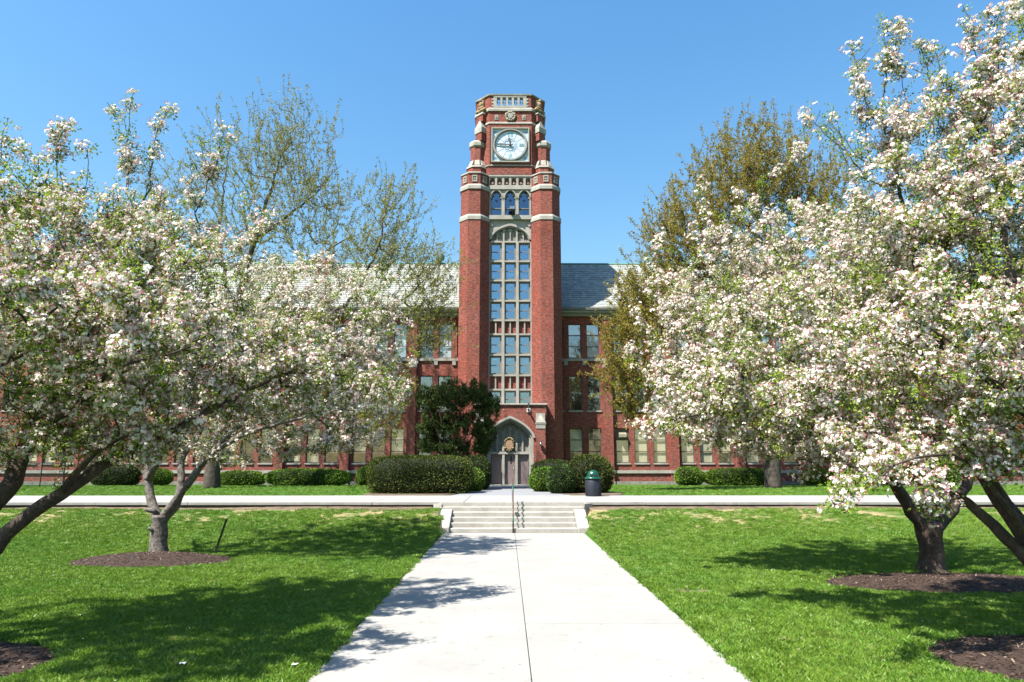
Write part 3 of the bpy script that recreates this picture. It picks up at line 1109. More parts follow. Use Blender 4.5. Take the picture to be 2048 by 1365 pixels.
# crown: hollow parapet
def parapet():
    z0, z1 = zb(217.5), zb(193.5)
    t = .32
    o_ = cham(HW - .02, CH, YK + .02, 5.36)
    i_ = cham(HW - .02 - t, CH - t * .41, YK + .02 + t, 5.36 - 2 * t)
    mb = MB()
    for k in range(1, 8):
        j = (k + 1) % 8
        mb.prism([o_[k], o_[j], i_[j], i_[k]], z0, z1)
    fx0, fx1 = o_[0][0], o_[1][0]
    w = P(987, 205, YK).x, P(1053, 205, YK).x
    mb.prism([o_[0], (w[0], o_[0][1]), (w[0], i_[0][1]), i_[0]], z0, z1)
    mb.prism([(w[1], o_[0][1]), o_[1], i_[1], (w[1], i_[0][1])], z0, z1)
    mb.build('parapet', M['brick'], tower)
    cop = MB()
    oo = cham(HW + .06, CH + .02, YK - .06, 5.52)
    ii = cham(HW - .02 - t - .05, CH - t * .41, YK + .02 + t + .05, 5.36 - 2 * t - .1)
    for k in range(8):
        j = (k + 1) % 8
        cop.prism([oo[k], oo[j], ii[j], ii[k]], z1, zb(190.5))
    cop.build('coping', M['stone_dirt_shade'], tower)
    # five open lights
    y0, y1 = YK - .03, YK + .30
    zo0, zo1 = zb(213.5), zb(197)
    fr = MB()
    fr.box(w[0], w[1], y0, y1, z0 + .002, zo0)
    fr.box(w[0], w[1], y0, y1, zo1, z1 - .002)
    n = 5
    pw = (w[1] - w[0])
    e = .17
    cell = (pw - 2 * e) / n
    xs = [w[0] + e + cell * k for k in range(n + 1)]
    mw = .085
    for k, x in enumerate(xs):
        a, b_ = (w[0], x + mw) if k == 0 else ((x - mw, w[1]) if k == n else (x - mw, x + mw))
        fr.box(a, b_, y0 + .01, y1 - .01, zo0, zo1)
    fr.build('open_tracery', M['stone'], tower)
    for k in range(n):
        a, b_ = xs[k] + mw, xs[k + 1] - mw
        c, h = (a + b_) / 2, zo1 - zo0
        cu = MB()
        cu.xz([(a, zo1), (b_, zo1), (b_, zo1 - h * .28), (c + .05, zo1 - h * .12), (c - .05, zo1 - h * .12), (a, zo1 - h * .28)], y0 + .08, y1 - .08)
        m_ = zo0 + h * .50
        for sgn, ex in ((1, a), (-1, b_)):
            cu.xz([(ex, m_ - .10), (ex + sgn * .085, m_), (ex, m_ + .10)], y0 + .08, y1 - .08)
        cu.build('cusp', M['stone_dirt_shade'], tower)
    # toothed quoin blocks at the sides of the lights
    for s, x in ((-1, w[0]), (1, w[1])):
        for k in range(3):
            z = z0 + .10 + k * (z1 - z0 - .2) / 3
            hh = (z1 - z0 - .2) / 6
            a, b_ = x, x + s * .14
            MB().box(min(a, b_), max(a, b_), YK - .012, YK + .1, z, z + hh).build('quoin', M['stone'], tower)
parapet()

# carved corner figures on the crown chamfers and the gabled piers below
for s in (-1, 1):
    cx, cy = XT + s * (HW - CH / 2 + .02), YK + CH / 2 - .04
    z0 = zb(222)
    g = MB()
    dn = Vector((s * .707, -.707, 0))
    tt = Vector((.707, s * .707, 0))
    c = Vector((cx, cy, 0)) + dn * .12
    for k in range(-3, 4):
        q = c + tt * k * .14 + dn * .06
        g.ball((q.x, q.y, z0 + .10 + .03 * math.sin(k * 2)), .13, 8, 6, (1, 1, 1.1))
    for k in range(-2, 3):
        q = c + tt * k * .12 + dn * .05
        g.ball((q.x, q.y, z0 + .34), .12 - .015 * abs(k), 8, 6, (1, 1, 1.3))
    g.ball((c.x, c.y, z0 + .62), .20, 10, 8, (1, 1, 1.4))
    g.ball((c.x + dn.x * .08, c.y + dn.y * .08, z0 + .93), .135, 10, 8, (1, 1, 1.2))
    q = c + tt * .17
    g.ball((q.x, q.y, z0 + .66), .07, 8, 6, (1, 1, 2.2))
    q = c - tt * .17
    g.ball((q.x, q.y, z0 + .66), .07, 8, 6, (1, 1, 2.2))
    g.build('carved_figure', M['carved'], tower, True)
    MB().prism([(p.x, p.y) for p in (c - tt * .20 - dn * .2, c + tt * .20 - dn * .2, c + tt * .20 - dn * .02, c - tt * .20 - dn * .02)], zb(217), zb(198)).build('niche_back', M['stone'], tower)
    # gabled diagonal pier between crown and turret
    pc = Vector((XT + s * (HW - .44), YK + .42, 0))
    w, dpt = .34, .30
    zp0, zp1 = zb(282), zb(262)
    base = [pc - tt * w - dn * .3, pc + tt * w - dn * .3, pc + tt * w + dn * dpt, pc - tt * w + dn * dpt]
    MB().prism([(p.x, p.y) for p in base], zp0, zp1).build('corner_pier', M['brick'], tower)
    cap = MB()
    zc = zb(266)
    o2 = [pc - tt * (w + .05) - dn * .3, pc + tt * (w + .05) - dn * .3, pc + tt * (w + .05) + dn * (dpt + .05), pc - tt * (w + .05) + dn * (dpt + .05)]
    cap.prism([(p.x, p.y) for p in o2], zc, zc + .42)
    rb = [pc - tt * .05 - dn * .3, pc + tt * .05 - dn * .3, pc + tt * .05 + dn * (dpt - .12), pc - tt * .05 + dn * (dpt - .12)]
    cap.prism([(p.x, p.y) for p in o2], zc + .42, zb(240), [(p.x, p.y) for p in rb])
    cap.build('gable_cap', M['stone'], tower)
    up = [pc - tt * .34 - dn * .35, pc + tt * .34 - dn * .35, pc + tt * .34 + dn * .18, pc - tt * .34 + dn * .18]
    MB().prism([(p.x, p.y) for p in up], zb(243), zb(229)).build('corner_pier', M['brick'], tower)
    ub = [pc - tt * .40 - dn * .35, pc + tt * .40 - dn * .35, pc + tt * .40 + dn * .24, pc - tt * .40 + dn * .24]
    MB().prism([(p.x, p.y) for p in ub], zb(229), zb(224.9), [(p.x, p.y) for p in up]).build('weathering', M['stone'], tower)

# carved shield and the two small blocks above the clock
cz, cxs = zb(234.5), P(1020.7, 234, YK).x
sh = MB()
for k in range(14):
    a = 2 * math.pi * k / 14
    sh.ball((cxs + .34 * math.cos(a), YK - .05, cz + .33 * math.sin(a)), .095 + .02 * math.sin(5 * a), 8, 6, (1, .8, 1))
sh_o = sh.build('carved_wreath', M['carved_pale'], tower, True)
MB().xz([(cxs - .19, cz + .20), (cxs + .19, cz + .20), (cxs + .20, cz - .02), (cxs + .12, cz - .17), (cxs, cz - .25), (cxs - .12, cz - .17), (cxs - .20, cz - .02)], YK - .13, YK + .02).build('shield', M['stone'], sh_o)
for px in (993, 1047.8):
    bx_ = P(px, 235.5, YK)
    ob = MB().box(bx_.x - .14, bx_.x + .14, YK - .03, YK + .1, bx_.z - .21, bx_.z + .21).build('carved_block', M['stone'], tower)
    orn = MB()
    orn.ball((bx_.x, YK - .03, bx_.z + .06), .07, 8, 6, (1, .6, 1))
    orn.ball((bx_.x - .05, YK - .03, bx_.z - .08), .06, 8, 6, (1, .6, 1))
    orn.ball((bx_.x + .05, YK - .03, bx_.z - .08), .06, 8, 6, (1, .6, 1))
    orn.build('carving', M['stone_dirt_shade'], ob, True)

# the clock
def clock():
    cc = P(1020.6, 291.5, YK)
    x, z = cc.x, cc.z
    ow, oh = 1.44, 1.40
    y = YK
    fr = MB()
    t = .085
    for a in ((x - ow, x - ow + t, z - oh, z + oh), (x + ow - t, x + ow, z - oh, z + oh), (x - ow + t, x + ow - t, z + oh - t, z + oh), (x - ow + t, x + ow - t, z - oh, z - oh + t)):
        fr.box(a[0], a[1], y - .17, y + .05, a[2], a[3])
    ck = fr.build('clock', M['stone'], tower)
    MB().box(x - ow + t, x + ow - t, y - .035, y + .04, z - oh + t, z + oh - t).build('corner_panel', M['dial_corner'], ck)
    n = 64
    circ = lambda r, m=n: [(x + r * math.sin(2 * math.pi * k / m), z + r * math.cos(2 * math.pi * k / m)) for k in range(m)]
    MB().ring(circ(1.17), circ(1.33), y - .15, y + .02, True).build('bezel', M['stone_dirt_shade'], ck)
    MB().ring(circ(1.20), circ(1.26), y - .19, y - .149, True).build('bezel_bead', M['stone'], ck)
    MB().xz(circ(1.172), y - .065, y + .0).build('dial', M['dial'], ck)
    yd = y - .072
    MB().ring(circ(1.10), circ(1.13), yd, yd + .01, True).build('minute_ring', M['dial_mark'], ck)
    MB().ring(circ(.46), circ(.49), yd, yd + .01, True).build('inner_ring', M['dial_mark'], ck)
    MB().ring(circ(.555), circ(.575), yd, yd + .01, True).build('inner_ring', M['dial_mark'], ck)
    def bar(mb, r0, r1, ang, wd, off=0, yy=yd):
        d_ = (math.sin(ang), math.cos(ang))
        e_ = (d_[1], -d_[0])
        q = [(x + d_[0] * r + e_[0] * (o + off), z + d_[1] * r + e_[1] * (o + off)) for r, o in ((r0, -wd), (r0, wd), (r1, wd), (r1, -wd))]
        mb.xz(q, yy, yy + .012)
    for k in range(12):
        if k % 3:
            b_ = MB()
            bar(b_, .58, 1.09, k * math.pi / 6, .013, 0, yd - .001)
            b_.build('hour_line', M['dial_mark'], ck)
    tr = MB()
    for k in range(6):
        a = k * math.pi / 3
        m = 20
        cxx, czz = x + .23 * math.sin(a), z + .23 * math.cos(a)
        c1 = [(cxx + .20 * math.sin(2 * math.pi * j / m), czz + .20 * math.cos(2 * math.pi * j / m)) for j in range(m)]
        c2 = [(cxx + .222 * math.sin(2 * math.pi * j / m), czz + .222 * math.cos(2 * math.pi * j / m)) for j in range(m)]
        tr.ring(c1, c2, yd - .002 - .001 * k, yd + .008, True)
    tr.build('rosette', M['dial_mark'], ck)
    for ang, txt in ((0, 'XII'), (math.pi / 2, 'III'), (math.pi, 'VI'), (3 * math.pi / 2, 'IX')):
        widths = {'I': .10, 'V': .20, 'X': .22}
        tot = sum(widths[c] for c in txt)
        u = -tot / 2
        nm = MB()
        d_ = (math.sin(ang), math.cos(ang))
        e_ = (d_[1], -d_[0])
        def seg(u0, r0, u1, r1, w_, dy):
            nm.xz([(x + d_[0] * r + e_[0] * uu, z + d_[1] * r + e_[1] * uu) for uu, r in ((u0 - w_, r0), (u0 + w_, r0), (u1 + w_, r1), (u1 - w_, r1))], yd - .006 - dy, yd + .002)
        for i_, c in enumerate(txt):
            w_ = widths[c]
            m_ = u + w_ / 2
            if c == 'I':
                seg(m_, .68, m_, 1.06, .022, .001 * i_)
            elif c == 'V':
                seg(m_, .68, m_ - .075, 1.06, .022, .001 * i_)
                seg(m_, .68, m_ + .075, 1.06, .012, .001 * i_ + .0005)
            else:
                seg(m_ + .08, .68, m_ - .08, 1.06, .022, .001 * i_)
                seg(m_ - .08, .68, m_ + .08, 1.06, .012, .001 * i_ + .0005)
            u += w_
        nm.build('numeral', M['numeral'], ck)
    for s in (-1, 1):                              # leafy tracery in the corners
        for s2 in (-1, 1):
            o_ = MB()
            qx, qz = x + s * 1.16, z + s2 * 1.12
            for j in range(3):
                a = j * 1.05 + .3
                m = 14
                kx, kz = qx - s * .10 * math.cos(a), qz - s2 * .10 * math.sin(a)
                o_.ring([(kx + .07 * math.cos(2 * math.pi * i / m), kz + .07 * math.sin(2 * math.pi * i / m)) for i in range(m)],
                        [(kx + .09 * math.cos(2 * math.pi * i / m), kz + .09 * math.sin(2 * math.pi * i / m)) for i in range(m)], y - .045 - .002 * j, y - .03, True)
            o_.build('corner_tracery', M['dial_mark'], ck)
    def hand(name, ang, L_, w, tail, yy):
        d_ = (math.sin(ang), math.cos(ang))
        e_ = (d_[1], -d_[0])
        prof = [(-tail, .05), (-tail * .5, .025), (0, .05), (L_ * .35, w * .55), (L_ * .62, w), (L_ * .80, w * .55), (L_, .008)]
        q = [(x + d_[0] * r + e_[0] * o, z + d_[1] * r + e_[1] * o) for r, o in prof] + [(x + d_[0] * r - e_[0] * o, z + d_[1] * r - e_[1] * o) for r, o in reversed(prof)]
        MB().xz(q, yy, yy + .02).build(name, M['hand'], ck)
    hand('minute_hand', R(-86), 1.10, .075, .20, y - .15)
    hand('hour_hand', R(-10), .68, .09, .18, y - .12)
    MB().xz(circ(.06, 16), y - .17, y - .06).build('hub', M['black'], ck)
clock()
# raised brick surround of the clock
cs = P(1020.6, 291.5, YK)
for k, (a, b_, c, d_) in enumerate(((-1.62, -1.50, -1.52, 1.55), (1.50, 1.62, -1.52, 1.55))):
    MB().box(cs.x + a, cs.x + b_, YK - .06, YK + .05, cs.z + c, cs.z + d_).build('brick_surround', M['brick'], tower)

# ----- frieze of six panels
fz0, fz1 = zb(374), zb(356)
yf = YB - .16
MB().box(XT - BH - .08, XT + BH + .08, YB - .02, YB + .3, zb(381), zb(352)).build('frieze_back', M['brick'], tower)
fr = MB()
fr.box(XT - BH - .06, XT + BH + .06, yf - .05, YB, zb(381), fz0)
fr.box(XT - BH - .06, XT + BH + .06, yf - .04, YB, fz1, zb(354))
fr.build('stone_band', M['stone'], tower)
pw = 2 * (BH + .04) / 6
for k in range(6):
    x0 = XT - BH - .04 + k * pw
    f_ = MB()
    f_.box(x0, x0 + .08, yf, YB, fz0, fz1)
    f_.box(x0 + pw - .08, x0 + pw - .002, yf, YB, fz0, fz1)
    f_.box(x0 + .08, x0 + pw - .08, yf + .01, YB, fz1 - .09, fz1)
    f_.box(x0 + .08, x0 + pw - .08, yf + .01, YB, fz0, fz0 + .07)
    po = f_.build('frieze_panel', M['stone'], tower)
    c, h = x0 + pw / 2, fz1 - fz0
    cu = MB()
    cu.xz([(x0 + .08, fz1 - .09), (x0 + .08, fz1 - .30), (x0 + .15, fz1 - .22), (c - .03, fz1 - .09)], yf + .06, YB)
    cu.xz([(x0 + pw - .08, fz1 - .09), (c + .03, fz1 - .09), (x0 + pw - .15, fz1 - .22), (x0 + pw - .08, fz1 - .30)], yf + .06, YB)
    cu.xz([(c - .10, fz0 + h * .33), (c, fz0 + h * .22), (c + .10, fz0 + h * .33), (c, fz0 + h * .50)], yf + .07, YB)
    cu.build('tracery', M['stone_dirt_shade'], po)

# ----- arches
def arch(cx, zs, half, rise, n=24, p=2.5, q=.62, lin=.22):
    out = []
    for k in range(n + 1):
        u = -1 + 2 * k / n
        a = abs(u)
        z = rise * ((1 - lin) * (1 - a ** p) ** q + lin * (1 - a))
        out.append((cx + half * u, zs + z))
    return out

def offset_arch(cx, zs, half, rise, d_, **k):
    return arch(cx, zs, half + d_, rise + d_, **k)

def fill_above(mb, curve, ztop, y0, y1):
    for i in range(len(curve) - 1):
        mb.xz([curve[i], curve[i + 1], (curve[i + 1][0], ztop), (curve[i][0], ztop)], y0, y1)

# ----- three arched lights
y0 = YB - .10
lz0, lz1 = zb(433), zb(382)
MB().box(XT - BH - .04, XT + BH + .04, y0 - .14, YB + .3, zb(441), lz0).build('window_sill', M['stone'], tower)
cw = 2 * BH / 3
for k in range(3):
    cx = XT - BH + cw * (k + .5)
    half = cw / 2 - .10
    zs = zb(398)
    rise = .62
    top = lz1
    f_ = MB()
    cur = arch(cx, zs, half, rise, 20, 2.2, .55, .15)
    fill_above(f_, cur, top, y0, YB + .12)
    for s in (-1, 1):
        a, b_ = cx + s * half, cx + s * (cw / 2 - .001)
        f_.box(min(a, b_), max(a, b_), y0, YB + .12, lz0, top)
    wo_ = f_.build('arched_light', M['stone'], tower)
    hd = MB().ring(arch(cx, zs, half - .005, rise - .005, 20, 2.2, .55, .15), arch(cx, zs, half + .07, rise + .07, 20, 2.2, .55, .15), y0 - .07, y0 - .003)
    hd.build('hood_mould', M['stone'], wo_)
    cu = MB()
    for s in (-1, 1):                             # cusps of the trefoil head
        ex = cx + s * half
        pts = [(ex, zs - .06), (ex - s * .13, zs + .03), (ex - s * .11, zs + .15), (ex - s * .17, zs + .20), (ex - s * .26, zs + .26), (ex - s * .22, zs + .36), (ex - s * .27, zs + .56), (ex - s * .12, zs + .46), (ex - s * .02, zs + .22)]
        cu.xz(pts, y0 + .10, YB + .10)
    cu.build('cusp', M['stone_dirt_shade'], wo_)
    ws = MB()
    ws.box(cx - half, cx - half + .06, YB + .04, YB + .11, lz0, zs + .4)
    ws.box(cx + half - .06, cx + half, YB + .04, YB + .11, lz0, zs + .4)
    ws.box(cx - half + .06, cx + half - .06, YB + .035, YB + .11, lz0 + (zs - lz0) * .42, lz0 + (zs - lz0) * .42 + .07)
    ws.box(cx - half + .06, cx + half - .06, YB + .04, YB + .11, lz0, lz0 + .07)
    ws.build('sash', M['frame'], wo_)
    MB().xz([(cx - half + .02, lz0), (cx + half - .02, lz0)] + [p for p in reversed(arch(cx, zs, half - .02, rise - .02, 20, 2.2, .55, .15))], YB + .125, YB + .135).build('pane', M['glass_dark'], wo_)
    fl = MB()                                       # wrought finial in the pane
    zc = zs - .12
    fl.xz([(cx - .02, zc - .16), (cx + .02, zc - .16), (cx + .02, zc + .10), (cx, zc + .19), (cx - .02, zc + .10)], YB + .11, YB + .124)
    for s in (-1, 1):
        fl.xz([(cx + s * .02, zc - .05), (cx + s * .12, zc + .02), (cx + s * .13, zc + .08), (cx + s * .08, zc + .06), (cx + s * .02, zc)], YB + .112, YB + .122)
    fl.build('finial', M['black'], wo_)
# floodlight on the sill
fp = P(1024.5, 431, YB - .45)
flo = thing('floodlight', 'black box floodlight on a bracket at the sill of the arched tower windows', 'floodlight', (fp.x, YB - .30, lz0))
MB().tube([(fp.x, YB - .18, lz0 - .05), (fp.x, YB - .38, lz0 + .12), (fp.x, YB - .42, lz0 + .30)], .035, 8).build('bracket', M['black'], flo)
bevel(MB().box(fp.x - .24, fp.x + .24, YB - .62, YB - .28, lz0 + .28, lz0 + .60).build('housing', M['black'], flo), .02)
MB().box(fp.x - .19, fp.x + .19, YB - .632, YB - .622, lz0 + .34, lz0 + .55).build('lens', M['steel'], flo)

# ----- big bay: spandrel arch, then the window grid
zsp0, zsp1 = zb(484), zb(441)
ac = dict(n=30, p=2.6, q=.6, lin=.30)
spring = zb(480)
rise = zb(449) - spring
mb = MB()
cur = arch(XT, spring, BH - .015, rise, **ac)
fill_above(mb, cur, zsp1 - .002, YB - .02, YB + .40)
for s in (-1, 1):
    a, b_ = XT + s * (BH - .015), XT + s * (BH + .04)
    mb.box(min(a, b_), max(a, b_), YB - .02, YB + .40, zsp0, spring)
mb.build('arch_spandrel', M['stone'], tower)
MB().ring(arch(XT, spring, BH - .13, rise - .14, **ac), arch(XT, spring, BH - .0, rise + .03, **ac), YB - .12, YB - .023).build('hood_mould', M['stone'], tower)
MB().ring(arch(XT, spring, BH - .22, rise - .26, **ac), arch(XT, spring, BH - .12, rise - .13, **ac), YB - .04, YB + .05).build('arch_moulding', M['stone_dirt_shade'], tower)
for s in (-1, 1):
    q = P(1020.5 + s * 38, 450, YB)
    sh_ = MB().xz([(q.x - .13, q.z + .16), (q.x + .13, q.z + .16), (q.x + .13, q.z - .05), (q.x, q.z - .20), (q.x - .13, q.z - .05)], YB - .09, YB - .018)
    sh_.build('carved_shield', M['stone'], tower)
tym = arch(XT, spring, BH - .18, rise - .2, **ac)
MB().xz([(XT - BH + .1, zsp0), (XT + BH - .1, zsp0)] + list(reversed(tym)), YB + .20, YB + .30).build('tympanum', M['stone_dirt_shade'], tower)
cell = 2 * (BH - .1) / 6
def arch_z(xq, half, ris, spr):
    a = min(.999, abs(xq - XT) / half)
    return spr + ris * (.70 * (1 - a ** 2.6) ** .6 + .30 * (1 - a))
for k in range(1, 6):
    xq = XT - BH + .1 + cell * k
    w = .055 if k % 2 == 0 else .035
    MB().box(xq - w, xq + w, YB + .02 + (.03 if k % 2 else 0), YB + .199, zsp0, arch_z(xq, BH - .2, rise - .24, spring)).build('tracery_bar', M['stone'], tower)
for k in range(6):                                  # cusped heads
    xq = XT - BH + .1 + cell * (k + .5)
    zt_ = min(arch_z(xq - cell * .4, BH - .2, rise - .24, spring), arch_z(xq + cell * .4, BH - .2, rise - .24, spring))
    cu = MB()
    h = .55
    for s in (-1, 1):
        ex = xq + s * (cell / 2 - .04)
        cu.xz([(ex, zt_ - h * .75), (ex - s * .10, zt_ - h * .5), (ex - s * .04, zt_ - h * .35), (ex - s * .15, zt_ - h * .18), (ex - s * .17, zt_), (ex, zt_)], YB + .10, YB + .199)
    cu.build('cusp', M['stone'], tower)

rows = [(484, 523, 'w'), (523, 561.5, 'w'), (561.5, 602, 'w'), (602, 641, 'w'), (641, 669, 'b'), (669, 710, 'w'), (710, 751, 'w'), (751, 779.6, 'b'), (779.6, 818, 'w')]
colw = 2 * BH / 3
mj = MB()
for s in (-1, 1):
    a, b_ = XT + s * (BH - .09), XT + s * (BH + .05)
    mj.box(min(a, b_), max(a, b_), YB - .02, YB + .30, zb(818), zsp0)
mj.build('stone_jamb', M['stone'], tower)
for k in (1, 2):
    x = XT - BH + colw * k
    MB().box(x - .10, x + .10, YB - .06, YB + .28, zb(818), zsp0 - .002).build('mullion', M['stone'], tower)
for py in (484, 523, 561.5, 602, 641, 669, 710, 751, 779.6):
    z = zb(py)
    for k in range(3):
        x0 = XT - BH + colw * k + (.10 if k else .09)
        x1 = XT - BH + colw * (k + 1) - (.10 if k < 2 else .09)
        bb = MB().box(x0, x1, YB - .035, YB + .28, z - .07, z + .055)
        bb.build('transom', M['stone'], tower)

def window(parent, x, y, z0, w, h, splits, fw=.07, frame='frame', glass='glass', blinds=(), name='window', depth=.10, sill=None, cache={}, back=None):
    key = (round(w, 3), round(h, 3), splits, frame, fw)
    if key not in cache:
        f_ = MB()
        f_.box(-w / 2, -w / 2 + fw, 0, depth, 0, h)
        f_.box(w / 2 - fw, w / 2, 0, depth, 0, h)
        f_.box(-w / 2 + fw, w / 2 - fw, 0, depth, 0, fw)
        f_.box(-w / 2 + fw, w / 2 - fw, 0, depth, h - fw, h)
        for s_ in splits:
            f_.box(-w / 2 + fw, w / 2 - fw, .012, depth - .012, h * s_ - .03, h * s_ + .03)
        panes = []
        edges = [fw] + [h * s_ for s_ in splits] + [h - fw]
        for i in range(len(edges) - 1):
            a = edges[i] + (.03 if i else 0)
            b_ = edges[i + 1] - (.03 if i < len(edges) - 2 else 0)
            yy = .045 + .012 * (i % 2)
            pm = MB().box(-w / 2 + fw, w / 2 - fw, yy, yy + .006, a, b_)
            panes.append(pm.mesh('pane', M[glass]))
        cache[key] = (f_.mesh('window', M[frame]), panes)
    fm, panes = cache[key]
    o = new(name, fm, parent, Vector((x, y, z0)) - wl(parent))
    for pm in panes:
        new('pane', pm, o)
    for (a, b_, m_) in blinds:
        bk = ('blind', round(w, 3), round(h, 3), a, b_, m_)
        if bk not in cache:
            cache[bk] = MB().box(-w / 2 + fw * .6, w / 2 - fw * .6, depth + .03, depth + .04, h * a + .01, h * b_ - .01).mesh('blind', M[m_])
        new('blind', cache[bk], o)
    return o

for pa, pb, kind in rows:
    z1, z0 = zb(pa) - .07, zb(pb) + .055
    for k in range(3):
        x0 = XT - BH + colw * k + (.10 if k else .09)
        x1 = XT - BH + colw * (k + 1) - (.10 if k < 2 else .09)
        if kind == 'w':
            o = window(tower, (x0 + x1) / 2, YB + .13, z0, x1 - x0, z1 - z0, (.5,), .115)
            if random.random() < .5:                # plain white cards just behind some of the panes
                hh = (z1 - z0)
                lx = random.uniform(-.1, .1)
                zq = hh * random.choice((.25, .62, .80))
                MB().box((x0 + x1) / 2 + lx - .16, (x0 + x1) / 2 + lx + .16, YB + .29, YB + .30, z0 + zq, z0 + zq + random.choice((.06, .22))).build('paper', M['blind_white'], o)
        else:
            o = MB().box(x0, x1, YB + .15, YB + .27, z0, z1).build('brick_spandrel', M['brick'], tower)
            xm = (x0 + x1) / 2
            MB().box(xm - .05, xm + .05, YB + .03, YB + .149, z0, z1).build('tracery_bar', M['stone'], tower)

# ----- entrance porch
zp = lambda py: ZZ(py, YP)
PX0, PX1 = P(946, 860, YP).x, P(1093, 860, YP).x
PXC = P(1020, 860, YP).x
ahalf = P(1067, 870, YP).x - PXC
pspring = zp(876)
prise = zp(836) - pspring
pa_ = dict(n=32, p=2.5, q=.62, lin=.46)
po = MB()
cur = arch(PXC, pspring, ahalf, prise, **pa_)
ztop = zp(811)
fill_above(po, cur, ztop, YP, YP + .75)
po.box(PX0, PXC - ahalf, YP, YP + .75, TZ - .1, ztop)
po.box(PXC + ahalf, PX1, YP, YP + .75, TZ - .1, ztop)
po.box(PX0, PX1, YP + .76, YB + .3, zp(838), ztop)
po.build('porch_wall', M['brick_bloom'], tower)
bevel(MB().box(PX0 - .08, PX1 + .08, YP - .10, YB - .10, ztop, zp(807.5)).build('coping', M['stone'], tower), .03)
def prof_arch(d_):
    c = arch(PXC, pspring, ahalf + d_, prise + d_, **pa_)
    return c
MB().ring(prof_arch(-.04), prof_arch(.13), YP - .12, YP - .004).build('hood_mould', M['stone'], tower)
MB().ring(prof_arch(-.17), prof_arch(-.002), YP + .06, YP + .30).build('arch_moulding', M['stone'], tower)
MB().ring(prof_arch(-.30), prof_arch(-.17), YP + .22, YP + .62).build('arch_moulding', M['stone_dirt_shade'], tower)
for s in (-1, 1):
    for i_, (a, b_, y0_, y1_) in enumerate(((ahalf - .17, ahalf - .002, YP + .06, YP + .30), (ahalf - .30, ahalf - .17, YP + .22, YP + .62))):
        xa, xb = PXC + s * a, PXC + s * b_
        MB().box(min(xa, xb), max(xa, xb), y0_, y1_, TZ, pspring).build('door_jamb', M['stone'], tower)
YD = YP + .62
zdt = zp(905)
ti = prof_arch(-.25)
MB().xz([(PXC - ahalf + .1, zdt), (PXC + ahalf - .1, zdt)] + list(reversed(ti)), YD, YD + .14).build('tympanum', M['stone_dirt_shade'], tower)  # darker stone paints the recess shade behind the lancets
MB().box(PXC - ahalf + .28, PXC + ahalf - .28, YD - .22, YD + .1, zdt - .12, zdt + .05).build('transom', M['stone'], tower)
inner = 2 * (ahalf - .28)
dm = .16
dw = (inner - 2 * dm - .1) / 3
xs = [PXC - inner / 2 + .05, PXC - inner / 2 + .05 + dw + dm, PXC - inner / 2 + .05 + 2 * (dw + dm)]
for k in range(2):
    x = xs[k] + dw + dm / 2
    MB().box(x - dm / 2, x + dm / 2, YD - .20, YD + .1, TZ, zdt - .121).build('mullion', M['stone'], tower)
    bevel(MB().box(x - .09, x + .09, YD - .24, YD + .002, zdt + .051, zdt + .62).build('pier_stub', M['stone'], tower), .05)
for k in range(6):                                   # blind lancet panels
    cl = inner / 6
    x = PXC - inner / 2 + cl * (k + .5)
    aa = abs(x - PXC) + cl * .45
    zt_ = pspring + (prise - .30) * (.54 * (1 - min(.99, aa / (ahalf - .28)) ** 2.5) ** .62 + .46 * (1 - min(.99, aa / (ahalf - .28))))
    zt_ = max(zt_, zdt + .5)
    hw_ = cl / 2 - .07
    f_ = MB()
    cur = arch(x, zt_ - .42, hw_, .34, 12, 2, .6, .3)
    cur2 = arch(x, zt_ - .42, hw_ + .06, .40, 12, 2, .6, .3)
    f_.ring(cur, cur2, YD - .06, YD - .002)
    for s in (-1, 1):
        a, b_ = x + s * hw_, x + s * (hw_ + .06)
        f_.box(min(a, b_), max(a, b_), YD - .06, YD - .002, zdt + .1, zt_ - .42)
    f_.build('lancet_panel', M['stone'], tower)
    if k:
        xb = x - cl / 2
        if k % 2:
            MB().box(xb - .035, xb + .035, YD - .12, YD - .062, zdt + .05, zt_ + .05).build('tracery_bar', M['stone'], tower)
for k in range(3):
    x0, x1 = xs[k], xs[k] + dw
    dr = MB()
    dr.box(x0 + .05, x1 - .05, YD - .02, YD + .04, TZ + .06, zdt - .17)
    do = dr.build('door', M['door'], tower)
    f_ = MB()
    f_.box(x0, x0 + .05, YD - .08, YD + .05, TZ + .05, zdt - .12)
    f_.box(x1 - .05, x1, YD - .08, YD + .05, TZ + .05, zdt - .12)
    f_.box(x0 + .05, x1 - .05, YD - .08, YD + .05, zdt - .17, zdt - .121)
    f_.build('door_frame', M['frame'], do)
    if k == 1:
        MB().box(x1 - .34, x1 - .24, YD - .026, YD - .021, TZ + 1.42, TZ + 1.95).build('vision_pane', M['black'], do)
        h_ = MB().tube([(x1 - .12, YD - .03, TZ + .88), (x1 - .12, YD - .10, TZ + .92), (x1 - .12, YD - .10, TZ + 1.12), (x1 - .12, YD - .03, TZ + 1.16)], .018, 8)
        h_.build('handle', M['steel'], do, True)
MB().box(PXC - ahalf + .02, PXC + ahalf - .02, YP + .02, YD + .1, TZ - .1, TZ + .055).build('threshold', M['stone'], tower)
MB().box(PXC - ahalf - .5, PXC + ahalf + .5, YP - .75, YP - .02, TZ - .1, TZ + .03).build('door_step', M['conc_step'], tower)
